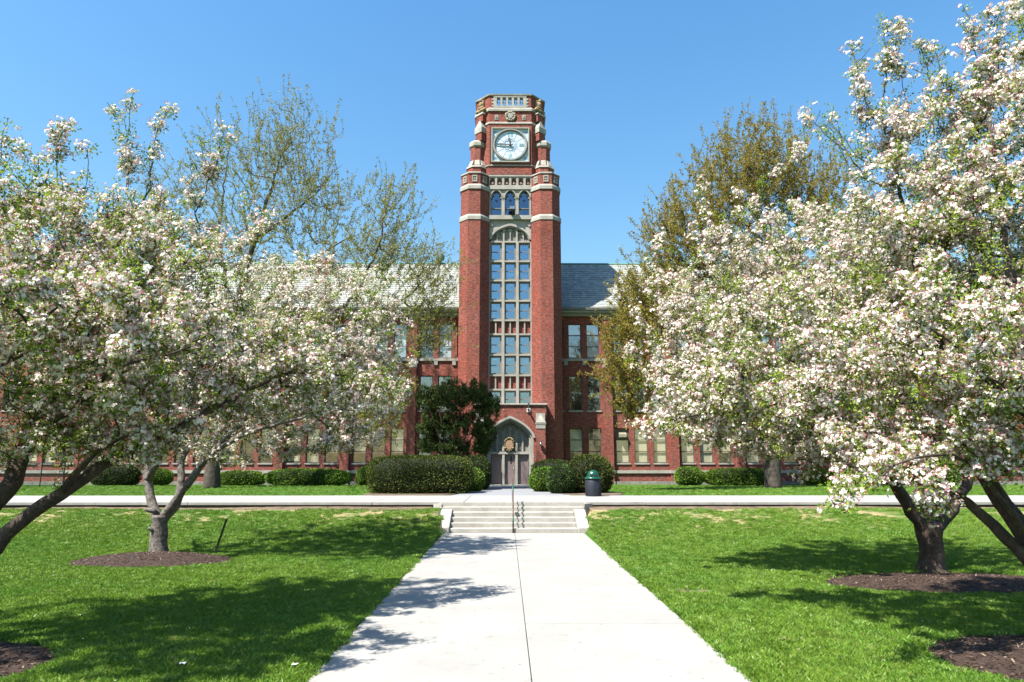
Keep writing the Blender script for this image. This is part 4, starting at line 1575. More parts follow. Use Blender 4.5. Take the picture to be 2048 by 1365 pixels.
# gilt shield over the doors
sp = P(1018.5, 890, YD - .25)
em = MB().xz([(sp.x - .20, sp.z + .30), (sp.x + .20, sp.z + .30), (sp.x + .24, sp.z + .05), (sp.x + .20, sp.z - .20), (sp.x, sp.z - .36), (sp.x - .20, sp.z - .20), (sp.x - .24, sp.z + .05)], YD - .33, YD - .06).build('shield', M['bronze'], tower)
sc_ = MB()
for s in (-1, 1):
    for (dx, dz, r) in ((.22, .34, .10), (.30, .22, .07), (.12, .42, .09), (.27, -.05, .06), (.26, -.22, .09), (.14, -.36, .06), (.29, .08, .045)):
        sc_.ball((sp.x + s * dx, YD - .30, sp.z + dz), r, 8, 6, (1, .7, 1))
sc_.ball((sp.x, YD - .30, sp.z + .46), .10, 8, 6, (1.2, .7, .8))
sc_.ball((sp.x, YD - .28, sp.z - .42), .06, 8, 6)
sc_.build('scroll', M['gilt'], em, True)
# porch buttresses with gabled stone caps
for s in (-1, 1):
    bx0, bx1 = PXC + s * (ahalf + .16), PXC + s * (P(1090.5, 880, YP).x - PXC)
    a, b_ = min(bx0, bx1), max(bx0, bx1)
    yb0 = YP - .32
    zc0, zc1 = zp(858), zp(827)
    bt = MB().box(a, b_, yb0, YP - .002, TZ - .1, zc0).build('buttress', M['brick'], tower)
    cp = MB()
    cp.box(a - .05, b_ + .05, yb0 - .05, YP - .003, zc0 + .28, zc0 + .40)
    cp.box(a + .0, b_ - .0, yb0 - .03, YP - .003, zc0, zc0 + .28)
    m_ = (a + b_) / 2
    cp.box(a + .01, b_ - .01, YP - .12, YP - .004, zc0 + .40, zc1)
    cp.build('stone_cap', M['stone'], bt)
    gb = MB()
    w_ = (b_ - a) / 2 + .04
    gb.add([(m_ - w_, yb0 - .07, zc0 + .40), (m_ + w_, yb0 - .07, zc0 + .40), (m_, YP - .16, zc1 - .06), (m_ - w_, YP - .125, zc0 + .40), (m_ + w_, YP - .125, zc0 + .40), (m_, YP - .125, zc1 - .06)],
           [(0, 1, 2), (3, 5, 4), (0, 2, 5, 3), (1, 4, 5, 2), (0, 3, 4, 1)])
    gb.build('gable', M['stone'], bt)
    lamp = thing('wall_lantern', 'small pale wall lantern on the brick porch buttress ' + ('beside the dark yew tree' if s < 0 else 'above the bright shrub'), 'lantern', (m_, yb0, zp(890)))
    L0 = MB().lathe([(.09, zp(893)), (.11, zp(892)), (.11, zp(887.5)), (.07, zp(886))], 12, (m_, yb0 - .14))
    L0.build('lamp_body', M['steel'], lamp, True)
    MB().lathe([(.06, zp(886) + .001), (.03, zp(884.5)), (.015, zp(883))], 10, (m_, yb0 - .14)).build('lamp_cap', M['black'], lamp, True)
    MB().box(m_ - .03, m_ + .03, yb0 - .08, yb0 - .002, zp(889), zp(887)).build('bracket', M['black'], lamp)
# security camera on the porch
q = P(1057, 820, YP)
cc = thing('security_camera', 'small security camera on bracket high on the brick porch above the doors', 'camera', (q.x, YP, q.z))
MB().box(q.x - .12, q.x + .12, YP - .09, YP - .004, q.z - .16, q.z + .10).build('wall_box', M['white'], cc)
MB().tube([(q.x, YP - .06, q.z + .10), (q.x, YP - .10, q.z + .48)], .05, 8).build('conduit', M['steel'], cc)
MB().tube([(q.x - .02, YP - .09, q.z), (q.x + .02, YP - .36, q.z - .04)], .07, 10).build('housing', M['black'], cc)
# short rail by the doors
q = P(1002.5, 965, YD - .5)
hr = thing('door_handrail', 'short dark metal handrail standing before the mauve brown doors', 'handrail', (q.x, YD - .6, TZ))
MB().tube([(q.x, YD - .45, TZ + .05), (q.x, YD - .45, TZ + .95)], .03, 8).build('post', M['black'], hr)
MB().tube([(q.x, YD - .45, TZ + .93), (q.x + .05, YD - 1.1, TZ + .80)], .026, 8).build('rail', M['black'], hr)
MB().tube([(q.x + .05, YD - 1.1, TZ + .03), (q.x + .05, YD - 1.1, TZ + .80)], .026, 8).build('post', M['black'], hr)

# ------------------------------------------------------------------ wings
def wing(s):
    side = 'left' if s < 0 else 'right'
    lab = ('long brick school wing with brick chimney and green vent on its pale slate roof' if s < 0 else
           'long brick school wing partly in tower shadow, slate roof, behind the trash can')
    wg = thing('school_wing', lab, 'building', (XT + s * 20, YW + 5, TZ))
    zw = lambda py: ZZ(py, YW)
    pitch, first = 4.74, 7.2
    nb = 8
    win_dx, win_w = 1.36, .97
    floors = [(717.5, 648), (823, 752), (928, 857)]
    z_eave = zw(634)
    # x breaks
    wins = []
    for b in range(nb):
        c = first - pitch / 2 + pitch * b
        for j in (-1, 0, 1):
            wins.append((c + j * win_dx, b, j + 1))
    inner_x = 2.4
    outer_x = first + pitch * (nb - 1) + 1.2
    xb = [inner_x]
    for c, b, j in wins:
        xb += [c - win_w / 2, c + win_w / 2]
    xb.append(outer_x)
    zb_ = [TZ - .1]
    for pa, pb in reversed(floors):
        zb_ += [zw(pa), zw(pb)]
    zb_.append(z_eave)
    mb = MB()
    dep = .32
    def q(x0, x1, z0, z1):
        mb.add([(XT + s * x0, YW, z0), (XT + s * x1, YW, z0), (XT + s * x1, YW, z1), (XT + s * x0, YW, z1)], [(0, 1, 2, 3)])
    for i in range(len(xb) - 1):
        for k in range(len(zb_) - 1):
            op = (i % 2 == 1) and (k % 2 == 1)
            if not op:
                q(xb[i], xb[i + 1], zb_[k], zb_[k + 1])
            else:
                a, b_, z0, z1 = XT + s * xb[i], XT + s * xb[i + 1], zb_[k], zb_[k + 1]
                y0, y1 = YW, YW + dep
                mb.add([(a, y0, z0), (a, y1, z0), (a, y1, z1), (a, y0, z1)], [(0, 1, 2, 3)])
                mb.add([(b_, y0, z0), (b_, y1, z0), (b_, y1, z1), (b_, y0, z1)], [(3, 2, 1, 0)])
                mb.add([(a, y0, z0), (b_, y0, z0), (b_, y1, z0), (a, y1, z0)], [(0, 1, 2, 3)])
                mb.add([(a, y0, z1), (b_, y0, z1), (b_, y1, z1), (a, y1, z1)], [(3, 2, 1, 0)])
    # outer gable end wall
    xe = XT + s * outer_x
    mb.add([(xe, YW, TZ - .1), (xe, YW + 12, TZ - .1), (xe, YW + 12, z_eave), (xe, YW, z_eave)], [(0, 1, 2, 3)])
    me_o = mb.build('wall', M['brick'], wg)
    xs_ = sorted((XT + s * (inner_x + .1), XT + s * (outer_x - .05)))
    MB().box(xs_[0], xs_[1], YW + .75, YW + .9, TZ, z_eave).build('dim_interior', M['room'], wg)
    rnd = random.Random(3 if s < 0 else 5)
    for c, b, j in wins:
        for fl, (pa, pb) in enumerate(floors):
            z0, z1 = zw(pa), zw(pb)
            bl = []
            if fl == 0:
                low = rnd.choice((0, 0, .02, .34, .36, .67))
                if s < 0 and b == 0:
                    low = (0, 0, .62)[j]
                bl = [(low, 1, 'blind_white')]
            elif fl == 1:
                if rnd.random() < .6:
                    bl = [(rnd.choice((.0, .3, .5)), 1, 'blind' if rnd.random() < .4 else 'blind_white')]
            else:
                if rnd.random() < .88:
                    bl = [(rnd.choice((.0, .0, .05, .28)), 1, 'blind' if (s > 0 or b > 0) else 'blind_white')]
            x = XT + s * c
            o = window(wg, x, YW + .14, z0 + .06, win_w - .002, z1 - z0 - .062, (.335, .667) if fl < 2 else (.33, .665), .055, 'frame_dark', 'glass_wing', bl, depth=.09)
            MB().box(x - win_w / 2 - .05, x + win_w / 2 + .05, YW - .07, YW + .13, z0 - .05, z0 + .055).build('sill', M['stone'], o) if fl else \
                MB().box(x - win_w / 2 + .001, x + win_w / 2 - .001, YW - .02, YW + .13, z0 - .0, z0 + .055).build('sill', M['stone'], o)
            if s > 0 and fl == 2 and b == 1 and j == 0:
                # ventilator hood in the top light
                MB().box(x - .43, x + .43, YW + .125, YW + .139, z0 + (z1 - z0) * .665, z1 - .06).build('blank_panel', M['frame_dark'], o)
                MB().add([(x - .26, YW + .12, z1 - .30), (x + .26, YW + .12, z1 - .30), (x + .26, YW - .25, z1 - .42), (x - .26, YW - .25, z1 - .42), (x - .26, YW + .12, z1 - .72), (x + .26, YW + .12, z1 - .72), (x + .26, YW - .25, z1 - .64), (x - .26, YW - .25, z1 - .64)],
                         [(0, 1, 2, 3), (3, 2, 6, 7), (0, 3, 7, 4), (1, 5, 6, 2), (4, 7, 6, 5)]).build('vent_hood', M['soffit'], o)
            if fl == 0:
                # corbel blocks under the top floor sills
                xx = x + s * win_dx / 2
                if j < 2:
                    MB().box(xx - .14, xx + .14, YW - .10, YW - .002, zw(731), zw(722.5)).build('corbel', M['stone'], wg)
    # piers between bays
    for b in range(nb):
        c = XT + s * (first + pitch * b)
        hw = .31
        pr = MB().box(c - hw, c + hw, YW - .28, YW - .003, TZ - .1, zw(641)).build('pier', M['brick'], wg)
        MB().box(c - hw - .03, c + hw + .03, YW - .31, YW - .004, zw(641), zw(635.5)).build('cap', M['stone'], pr)
        MB().box(c - hw - .012, c + hw + .012, YW - .295, YW - .004, zw(736), zw(718)).build('stone_block', M['stone'], pr)
    # bands between the piers
    for b in range(nb):
        x0 = first + pitch * (b - 1) + .312 if b else inner_x
        x1 = first + pitch * b - .312
        a, b_ = sorted((XT + s * x0, XT + s * x1))
        MB().box(a, b_, YW - .11, YW - .001, zw(722.5), zw(718.2)).build('sill_band', M['stone'], wg)
        MB().box(a, b_, YW - .10, YW - .002, zw(947), zw(941)).build('base_band', M['stone'], wg)
        n = 4
        for k in range(n):
            u0, u1 = a + (b_ - a) * k / n + .005, a + (b_ - a) * (k + 1) / n - .005
            MB().box(u0, u1, YW - .14 - .004 * (k % 2), YW - .002, TZ - .1, zw(963)).build('plinth_stone', M['stone_dirt_shade'], wg)
    for b in range(nb):
        c = XT + s * (first + pitch * b)
        MB().box(c - .36, c + .36, YW - .335, YW - .005, zw(947), zw(941)).build('base_band', M['stone'], wg)
        MB().box(c - .37, c + .37, YW - .345, YW - .005, TZ - .1, zw(963)).build('plinth_stone', M['stone_dirt_shade'], wg)
    # cornice, gutter
    a, b_ = sorted((XT + s * inner_x, XT + s * (outer_x + .3)))
    MB().box(a, b_, YW - .34, YW + .2, z_eave, z_eave + .22).build('cornice', M['soffit'], wg)
    MB().box(a, b_, YW - .52, YW + .2, z_eave + .22, z_eave + .36).build('cornice', M['soffit'], wg)
    gz = z_eave + .36
    gy = YW - .62
    gm = MB()
    prof = [(gy, gz + .24), (gy + .02, gz + .06), (gy + .1, gz + .001), (gy + .42, gz + .001), (gy + .42, gz + .10), (gy + .05, gz + .12), (gy + .04, gz + .24)]
    n = len(prof)
    gm.add([(a, y, z) for y, z in prof] + [(b_, y, z) for y, z in prof], [tuple(range(n)), tuple(range(n, 2 * n))[::-1]] + [(i, n + i, n + (i + 1) % n, (i + 1) % n) for i in range(n)])
    gm.build('gutter', M['gutter'], wg)
    # roof
    ye, ze = YW - .50, gz + .14
    yr = YW + 6.0
    zr = ZZ(529.5, yr)
    rf = MB()
    rf.add([(a, ye, ze), (b_, ye, ze), (b_, yr, zr), (a, yr, zr), (a, 2 * yr - ye, ze), (b_, 2 * yr - ye, ze)], [(0, 1, 2, 3), (3, 2, 5, 4), (0, 3, 4), (1, 5, 2)])
    ro = rf.build('roof', M['slate_bed'], wg)
    MB().tube([(a, yr, zr + .03), (b_, yr, zr + .03)], .11, 8).build('ridge_flashing', M['copper'], ro)
    nrm = Vector((0, -(zr - ze), yr - ye)).normalized()
    slope = Vector((0, yr - ye, zr - ze))
    L_ = slope.length
    sd = slope / L_
    nr = 22
    ex = L_ / nr
    def slate_geo(x, r, w, tl, lift):
        p0 = Vector((0, ye, ze)) + sd * (ex * r - .01) + nrm * (.045 + lift)
        p1 = Vector((0, ye, ze)) + sd * (ex * (r + 1) + .03) + nrm * .012
        t = nrm * -.03
        m_ = MB()
        vs_ = []
        for p in (p0, p1):
            for xx in (x + .004, x + w - .004):
                vs_.append(Vector((xx, 0, 0)) + p)
        vs_ += [v + t for v in vs_]
        return vs_, [(0, 1, 3, 2), (4, 5, 1, 0), (0, 2, 6, 4), (1, 5, 7, 3)]
    fields = [MB() for _ in range(4)]
    count = 0
    x_in = inner_x - .2
    for r in range(nr):
        x = x_in + (.13 if r % 2 else 0)
        while x < outer_x + .25:
            w = .24 + rnd.uniform(-.03, .05)
            k = rnd.randrange(4)
            xx = XT + s * x - (w if s < 0 else 0)
            vs_, fs_ = slate_geo(xx, r, w, 0, rnd.uniform(-.006, .014))
            vis = x > 3.6 and x < 6.9
            if vis and count < 290:
                MB().add(vs_, fs_).build('slate', M['slate%d' % k], ro)
                count += 1
            else:
                fields[k].add(vs_, fs_)
            x += w
    for k in range(4):
        fields[k].build('slate_field', M['slate%d' % k], ro, kind='stuff')
    return wg, zr, yr, ye, ze
wl_, zr, yr, ye, ze = wing(-1)
wing(1)
# chimney and roof vent on the left wing roof
q = P(647, 540, YW + 4.6)
ch = MB().box(q.x - .62, q.x + .62, YW + 4.1, YW + 5.3, q.z - 2.2, ZZ(522, YW + 4.6)).build('chimney', M['brick'], wl_)
MB().box(q.x - .68, q.x + .68, YW + 4.04, YW + 5.36, ZZ(522, YW + 4.6), ZZ(522, YW + 4.6) + .14).build('coping', M['stone_dirt_shade'], ch)
q = P(880.5, 520, yr)
vt = MB().lathe([(.12, zr - .1), (.14, zr + .25), (.30, zr + .36), (.36, zr + .42), (.36, zr + .72), (.30, zr + .78), (.05, zr + .86)], 18, (q.x, yr))
vt.build('roof_vent', M['copper'], wl_, True)

# ------------------------------------------------------------------ trash can
q = G(1188.5, 993.5, TZ)
tc = thing('trash_can', 'dark round trash can with shiny green dome lid beside the shrubs', 'trash can', (q.x, q.y + .3, TZ))
c2 = (q.x, q.y + .3)
prof = [(.33, TZ), (.335, TZ + .02), (.345, TZ + .74), (.335, TZ + .75)]
MB().lathe(prof, 32, c2).build('bin_body', M['can'], tc, True)
ribs = MB()
for k in range(40):
    a = 2 * math.pi * k / 40
    x, y = c2[0] + .343 * math.cos(a), c2[1] + .343 * math.sin(a)
    ribs.tube([(x, y, TZ + .03), (x, y, TZ + .73)], .009, 4)
tag(ribs.build('vertical_ribs', M['can'], tc))
lid = MB().lathe([(.37, TZ + .75), (.385, TZ + .76), (.385, TZ + .80), (.30, TZ + .83), (.262, TZ + .85), (.262, TZ + .87), (.255, TZ + .95), (.225, TZ + 1.03), (.165, TZ + 1.09), (.08, TZ + 1.125), (.01, TZ + 1.13)], 32, c2).build('dome_lid', M['can_lid'], tc, True)
MB().box(c2[0] - .15, c2[0] + .15, c2[1] - .268, c2[1] - .15, TZ + .875, TZ + .925).build('flap', M['black'], lid)

# black stake by the pale trunk
q0, q1 = G(429, 1109), P(453.5, 1038, G(429, 1109).y - .05)
st = thing('metal_stake', 'thin black metal stake leaning in the mulch bed by the pale trunk', 'stake', (q0.x, q0.y, 0))
stm = MB()
ax_ = (q1 - q0).normalized()
for (a, b_, c, d_) in ((-.028, .028, -.006, .006), (-.006, .006, .0061, .035)):
    vs_ = []
    for p in (q0 - ax_ * .1, q1):
        vs_ += [p + Vector((u, v, 0)) for u, v in ((a, c), (b_, c), (b_, d_), (a, d_))]
    stm.add(vs_, [(0, 1, 2, 3), (7, 6, 5, 4), (0, 4, 5, 1), (1, 5, 6, 2), (2, 6, 7, 3), (3, 7, 4, 0)])
stm.build('post', M['black'], st)
# two paper scraps on the grass
for k, (px, py, lb) in enumerate(((362, 1331, 'small crumpled white paper scrap on the shaded grass'), (588, 1333, 'flat white paper scrap on shaded grass beside the path'))):
    q = G(px, py, .05)
    mb = MB()
    vs_ = [(q.x + .032 * i + random.uniform(-.01, .01), q.y + .025 * j, .055 + random.uniform(0, .025)) for j in range(3) for i in range(-1, 2)]
    mb.add(vs_, [(0, 1, 4, 3), (1, 2, 5, 4), (3, 4, 7, 6), (4, 5, 8, 7)])
    tag(mb.build('paper_scrap', M['white'], None), lb, 'paper')

# green chain-link fence far along the left wing
fx0, fx1 = P(-10, 950, 44).x, P(128, 950, 44).x
fn = thing('wire_fence', 'dark green wire fence in front of the brick wing, seen under the low branch', 'fence', ((fx0 + fx1) / 2, 44, TZ))
M['fence'] = pmat('dark_green_fence_paint', (.012, .045, .035), (.01, .03, .025), 5, .5)
for k in range(4):
    x = fx0 + (fx1 - fx0) * k / 3
    MB().tube([(x, 44, TZ - .1), (x, 44, TZ + 1.5)], .035, 8).build('post', M['fence'], fn)
for z in (.08, 1.46):
    MB().tube([(fx0, 44.02, TZ + z), (fx1, 44.02, TZ + z)], .022, 6).build('rail', M['fence'], fn)
ms = MB()
n = int((fx1 - fx0) / .11)
for k in range(n):
    x = fx0 + .11 * k
    ms.tube([(x, 44.01, TZ + .05), (min(x + 1.4, fx1), 44.01, TZ + .05 + min(1.4, fx1 - x))], .006, 3, False)
    ms.tube([(x, 44.03, TZ + 1.45), (min(x + 1.4, fx1), 44.03, TZ + 1.45 - min(1.4, fx1 - x))], .006, 3, False)
ms.build('mesh_wire', M['fence'], fn, kind='stuff')

# ------------------------------------------------------------------ hedges and shrubs
def shrub(name, label, cat, c, r, pw=2.0, n=5000, size=.05, cols=((.020, .040, .012), (.05, .085, .02)), rough=.10, group=None, z0=TZ, tips=None):
    """leafy mass on a rounded body: c centre x,y; r half sizes x,y and height"""
    root = thing(name, label, cat, (c[0], c[1], z0), group)
    core = MB()
    m, k_ = 20, 28
    seed = random.uniform(0, 50)
    def surf(th, ph, s=1.0):
        u = (math.sin(th) * math.cos(ph), math.sin(th) * math.sin(ph), math.cos(th))
        k = 1 / sum(abs(v) ** pw for v in u) ** (1 / pw)
        d_ = 1 + rough * mnoise.noise(Vector((u[0] * 2.2 + seed, u[1] * 2.2, u[2] * 2.2))) + rough * .8 * mnoise.noise(Vector((u[0] * 6 + seed, u[1] * 6, u[2] * 6)))
        d_ *= k * s
        return Vector((c[0] + r[0] * u[0] * d_, c[1] + r[1] * u[1] * d_, z0 + r[2] * .46 + r[2] * .54 * u[2] * d_))
    vs_ = [surf(math.pi * i / m, 2 * math.pi * j / k_, .90) for i in range(m + 1) for j in range(k_)]
    core.add(vs_, [(i * k_ + j, (i + 1) * k_ + j, (i + 1) * k_ + (j + 1) % k_, i * k_ + (j + 1) % k_) for i in range(m) for j in range(k_)])
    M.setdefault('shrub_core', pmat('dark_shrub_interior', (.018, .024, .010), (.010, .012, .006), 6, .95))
    core.build('dark_core', M['shrub_core'], root, True)  # dark fill behind the leaves, inner shade put into its colour
    V, C = [], []
    for _ in range(n):
        u = random.uniform(-1, 1)
        th, ph = math.acos(u), random.uniform(0, 2 * math.pi)
        p = surf(th, ph, random.uniform(.88, 1.035))
        if p.z < z0 + .02:
            continue
        o = (p - Vector((c[0], c[1], z0 + r[2] * .4)))
        nrm = Vector((o.x / r[0], o.y / r[1], o.z / r[2])).normalized()
        ax = (nrm + Vector((random.gauss(0, .55), random.gauss(0, .55), random.gauss(.2, .5)))).normalized()
        side = ax.cross(Vector((random.gauss(0, 1), random.gauss(0, 1), random.gauss(0, 1)))).normalized()
        L_ = size * random.uniform(.7, 1.5)
        w = L_ * .32
        V += [p - ax * L_ * .3, p + side * w + ax * L_ * .3, p + ax * L_, p - side * w + ax * L_ * .3]
        t = random.random() ** 2.0
        t = min(1, max(0, t + .35 * mnoise.noise(p * 1.7)))
        cc = [cols[0][i] * (1 - t) + cols[1][i] * t for i in range(3)]
        if tips and random.random() < tips[1]:
            cc = tips[0]
        C += [cc] * 4
    quad_mesh('foliage', np.array([tuple(v) for v in V]), np.array(C), M['needle'], root)
    return root

YEW = ((.022, .040, .010), (.085, .115, .022))
OLIVE = ((.030, .050, .010), (.13, .15, .026))
BRIGHT = ((.07, .14, .015), (.20, .31, .04))
LIME = ((.06, .13, .012), (.19, .30, .03))
def span(pxa, pxb, py, Y):
    return P(pxa, py, Y).x, P(pxb, py, Y).x
a, b_ = span(738, 941, 950, 34.2)
shrub('yew_hedge', 'large clipped dark green hedge on soil bed in front of the yew tree', 'hedge', ((a + b_) / 2, 34.6), ((b_ - a) / 2, 1.25, ZZ(913, 34) - TZ), 5.0, 30000, .056, OLIVE, .05)
a, b_ = span(915, 979, 950, 39)
shrub('yew_hedge', 'narrow dark hedge behind the large clipped hedge, left of the doors', 'hedge', ((a + b_) / 2, 39.6), ((b_ - a) / 2, 1.6, ZZ(913, 39) - TZ), 3, 9000, .07, YEW, .08)
a, b_ = span(928, 968, 950, 36.7)
shrub('shrub', 'small yellow green shrub at the end of the large clipped hedge', 'shrub', ((a + b_) / 2, 36.7), ((b_ - a) / 2, .6, ZZ(938, 36.5) - TZ), 2.2, 4200, .06, BRIGHT, .12, tips=((.42, .33, .12), .03))
a, b_ = span(1134, 1226, 950, 34.4)
shrub('shrub', 'big rounded olive green shrub behind the trash can', 'shrub', ((a + b_) / 2, 34.9), ((b_ - a) / 2, 1.15, ZZ(911, 34.4) - TZ), 2.5, 13000, .062, OLIVE, .09, tips=((.42, .30, .12), .02))
a, b_ = span(1093, 1150, 950, 34.3)
shrub('shrub', 'low dark green shrub in front of the big rounded shrub', 'shrub', ((a + b_) / 2, 34.1), ((b_ - a) / 2, .75, ZZ(931, 34.1) - TZ), 2.2, 6500, .06, ((.03, .062, .016), (.09, .14, .03)), .10)
a, b_ = span(1060, 1118, 950, 36.5)
shrub('shrub', 'low bright green shrub beside the paved way to the doors', 'shrub', ((a + b_) / 2, 36.6), ((b_ - a) / 2, .85, ZZ(936, 36.5) - TZ), 2.2, 6500, .06, LIME, .10)
a, b_ = span(1064, 1150, 940, 39.5)
shrub('yew_hedge', 'clipped dark hedge behind the bright green shrub, by the porch buttress', 'hedge', ((a + b_) / 2, 39.8), ((b_ - a) / 2, 1.4, ZZ(921, 39.5) - TZ), 2.8, 8000, .065, YEW, .08)
hed = 'low bright hedges along the foot of the wings'
for pa, pb, pt, lb in ((432, 521, 943, 'low bright green hedge beside the maple trunk at the foot of the brick wing'), (530, 693, 939, 'long low bright green hedge under the cream blinds of the wing'), (709, 752, 934, 'small rounded bright shrub between the long low hedge and the large clipped hedge'),
                       (175, 268, 930, 'dark green bush by the wire fence at the foot of the wing'), (285, 335, 938, 'small green bush behind the pale trunk at the foot of the wing'), (1354, 1412, 934, 'leafy bright green bush at the foot of the wing, nearest the trash can'), (1415, 1560, 938, 'bright green hedge before the wing, between leafy bush and maple trunk'),
                       (1613, 1720, 940, 'bright green hedge on the far side of the thick maple trunk'), (1840, 1925, 932, 'green bush at the foot of the wing behind the crossing trunks'), (1740, 1820, 938, 'green hedge at the foot of the wing behind the blossom tree trunk')):
    Yh = 47.6
    a, b_ = span(pa, pb, 950, Yh)
    dk = pa in (175,)
    shrub('low_hedge' if pb - pa > 90 else 'shrub', lb, 'hedge' if pb - pa > 90 else 'shrub', ((a + b_) / 2, Yh + .6), ((b_ - a) / 2, .75, ZZ(pt, Yh) - TZ), 3.4 if pb - pa > 80 else 2.3, int(2600 * (b_ - a)), .07, YEW if dk else BRIGHT, .08, group=hed if pb - pa > 90 else None)

# ------------------------------------------------------------------ open yew tree left of the doors
def yew():
    q = P(905, 905, 41)
    root = thing('yew_tree', 'dark green yew tree with open branching, left of the doors behind the hedge', 'tree', (q.x, 41, TZ))
    T = Tree(.22)
    base = np.array((q.x, 41., TZ))
    T.limb([base, base + [0, 0, .5], base + [.05, 0, 1.0]], .20, .17, kind='trunk')
    tips = [(850, 790), (868, 770), (895, 765), (925, 765), (960, 775), (985, 790), (940, 830), (875, 830), (915, 800), (985, 850), (850, 850)]
    for px, py in tips:
        t = np.array(P(px, py, 41 + random.uniform(-1.3, 1.3)))
        m_ = base + (t - base) * .45 + np.array([0, 0, .35])
        T.limb([base + [0, 0, random.uniform(.5, 1.0)], m_, t], .07, .015, start=True, kind='stem')
    tg = []
    for (px, py, r) in ((860, 800, (.95, 1.2, .9)), (900, 790, (1.2, 1.4, 1.05)), (945, 790, (1.25, 1.4, 1.0)), (975, 815, (.8, 1.1, .9)), (865, 850, (1.0, 1.2, .8)), (920, 850, (1.5, 1.3, .9)), (968, 865, (.8, 1.1, .8)), (905, 895, (1.2, 1.1, .6)), (858, 890, (.7, .8, .5)), (965, 895, (.6, .8, .5))):
        tg.append(in_ellipsoid(150, P(px, py, 41), r, .55))
    T.grow(np.concatenate(tg), .1, .3, .03)
    T.radii(.004)
    for i in range(len(T.chains)):
        if T.chains[i][0] == 'stem':
            T.chains[i] = ('limb', T.chains[i][1])
    T.mesh(root, M['bark_yew'], M['bark_yew'])
    pts, ax = blossom_points(T, .03, .026, .07)
    n = len(pts)
    V, C = [], []
    for rep in range(4):
        d_ = ax * .8 + RNG.normal(size=(n, 3)) * .6 + [0, 0, .5]
        rot = frames(d_)
        tv = np.array([[0, 0, -.02], [.022, 0, .05], [0, .0, .15], [-.022, 0, .05]])
        V.append(place(tv, pts + RNG.normal(size=(n, 3)) * .06, rot, RNG.uniform(.7, 1.25, n)).reshape(-1, 3))
        t = RNG.uniform(0, 1, (n, 1)) ** 1.5
        C.append(np.repeat((np.array([[.02, .040, .010]]) * (1 - t) + np.array([[.09, .12, .025]]) * t)[:, None, :], 4, 1).reshape(-1, 3))
    quad_mesh('foliage', np.concatenate(V), np.concatenate(C), M['needle'], root)
M['bark_yew'] = pmat('red_brown_yew_bark', (.11, .055, .04), (.05, .03, .022), 8, .9, .6, 20)
yew()

# ------------------------------------------------------------------ maples just coming into leaf
def maple(name, label, base, limbs, lobes, shoots, dens, cols, tw_mat, rtrunk, leafsize, nleaf, pshoot=.5, mult=1.0):
    root = thing(name, label, 'tree', base, 'maples just coming into leaf')
    T = Tree(.45)
    b0 = np.array(base)
    T.limb([b0 + [0, 0, -.1], b0 + [0, 0, .45], b0 + [.05, .0, 1.6], b0 + [.1, 0, 3.2]], rtrunk, rtrunk * .74, kind='trunk', wig=.02)
    for pts, ra, rb in limbs:
        T.limb(pts, ra, rb, start=True, kind='limb', wig=.05)
    tg = [in_ellipsoid(int(n * mult), c, r, .5) for n, c, r in lobes]
    tg = np.concatenate(tg)
    T.grow(tg, -.1, .42, .05)
    # upright end shoots
    tips = [ids[-1] for k, ids in T.chains if k == 'twig']
    ctr = np.mean(tg, axis=0)
    for i in tips:
        if RNG.uniform() < pshoot:
            d_ = T.p[i] - ctr
            d_ = d_ / (np.linalg.norm(d_) + 1e-6) * .55 + np.array([0, 0, .8]) + RNG.normal(size=3) * .22
            L_ = RNG.uniform(.5, shoots)
            ids = [i]
            par = i
            k = max(3, int(L_ / .4))
            bend = RNG.normal(size=3) * .12 + np.array([0, 0, .12])
            for j in range(k):
                d_ = d_ + bend
                par = T.node(T.p[par] + d_ / np.linalg.norm(d_) * L_ / k, par)
                ids.append(par)
            T.chains.append(('twig', ids))
    T.radii(.0075, 2.3)
    T.rad = np.where(np.array(T.r0) > 0, T.rad, np.minimum(T.rad, .10))
    T.mesh(root, M['bark_maple'], tw_mat, .06)
    pts, ax = blossom_points(T, .035, dens, leafsize * .45)
    n = len(pts)
    V, C = [], []
    for rep in range(nleaf):
        d_ = ax + RNG.normal(size=(n, 3)) * .9
        rot = frames(d_)
        tv = np.array([[0, 0, 0], [.30, .1, .45], [0, .0, 1.0], [-.30, .1, .45]])
        V.append(place(tv, pts + RNG.normal(size=(n, 3)) * leafsize * .35, rot, RNG.uniform(.6, 1.3, n) * leafsize).reshape(-1, 3))
        t = RNG.uniform(0, 1, (n, 1))
        k = RNG.uniform(0, 1, (n, 1)) < .3
        col = np.array([cols[0]]) * (1 - t) + np.array([cols[1]]) * t
        col = np.where(k, np.array([cols[2]]) * RNG.uniform(.7, 1.2, (n, 1)), col)
        C.append(np.repeat(col[:, None, :], 4, 1).reshape(-1, 3))
    quad_mesh('young_leaves', np.concatenate(V), np.concatenate(C), M['leaf'], root)
    return len(pts)

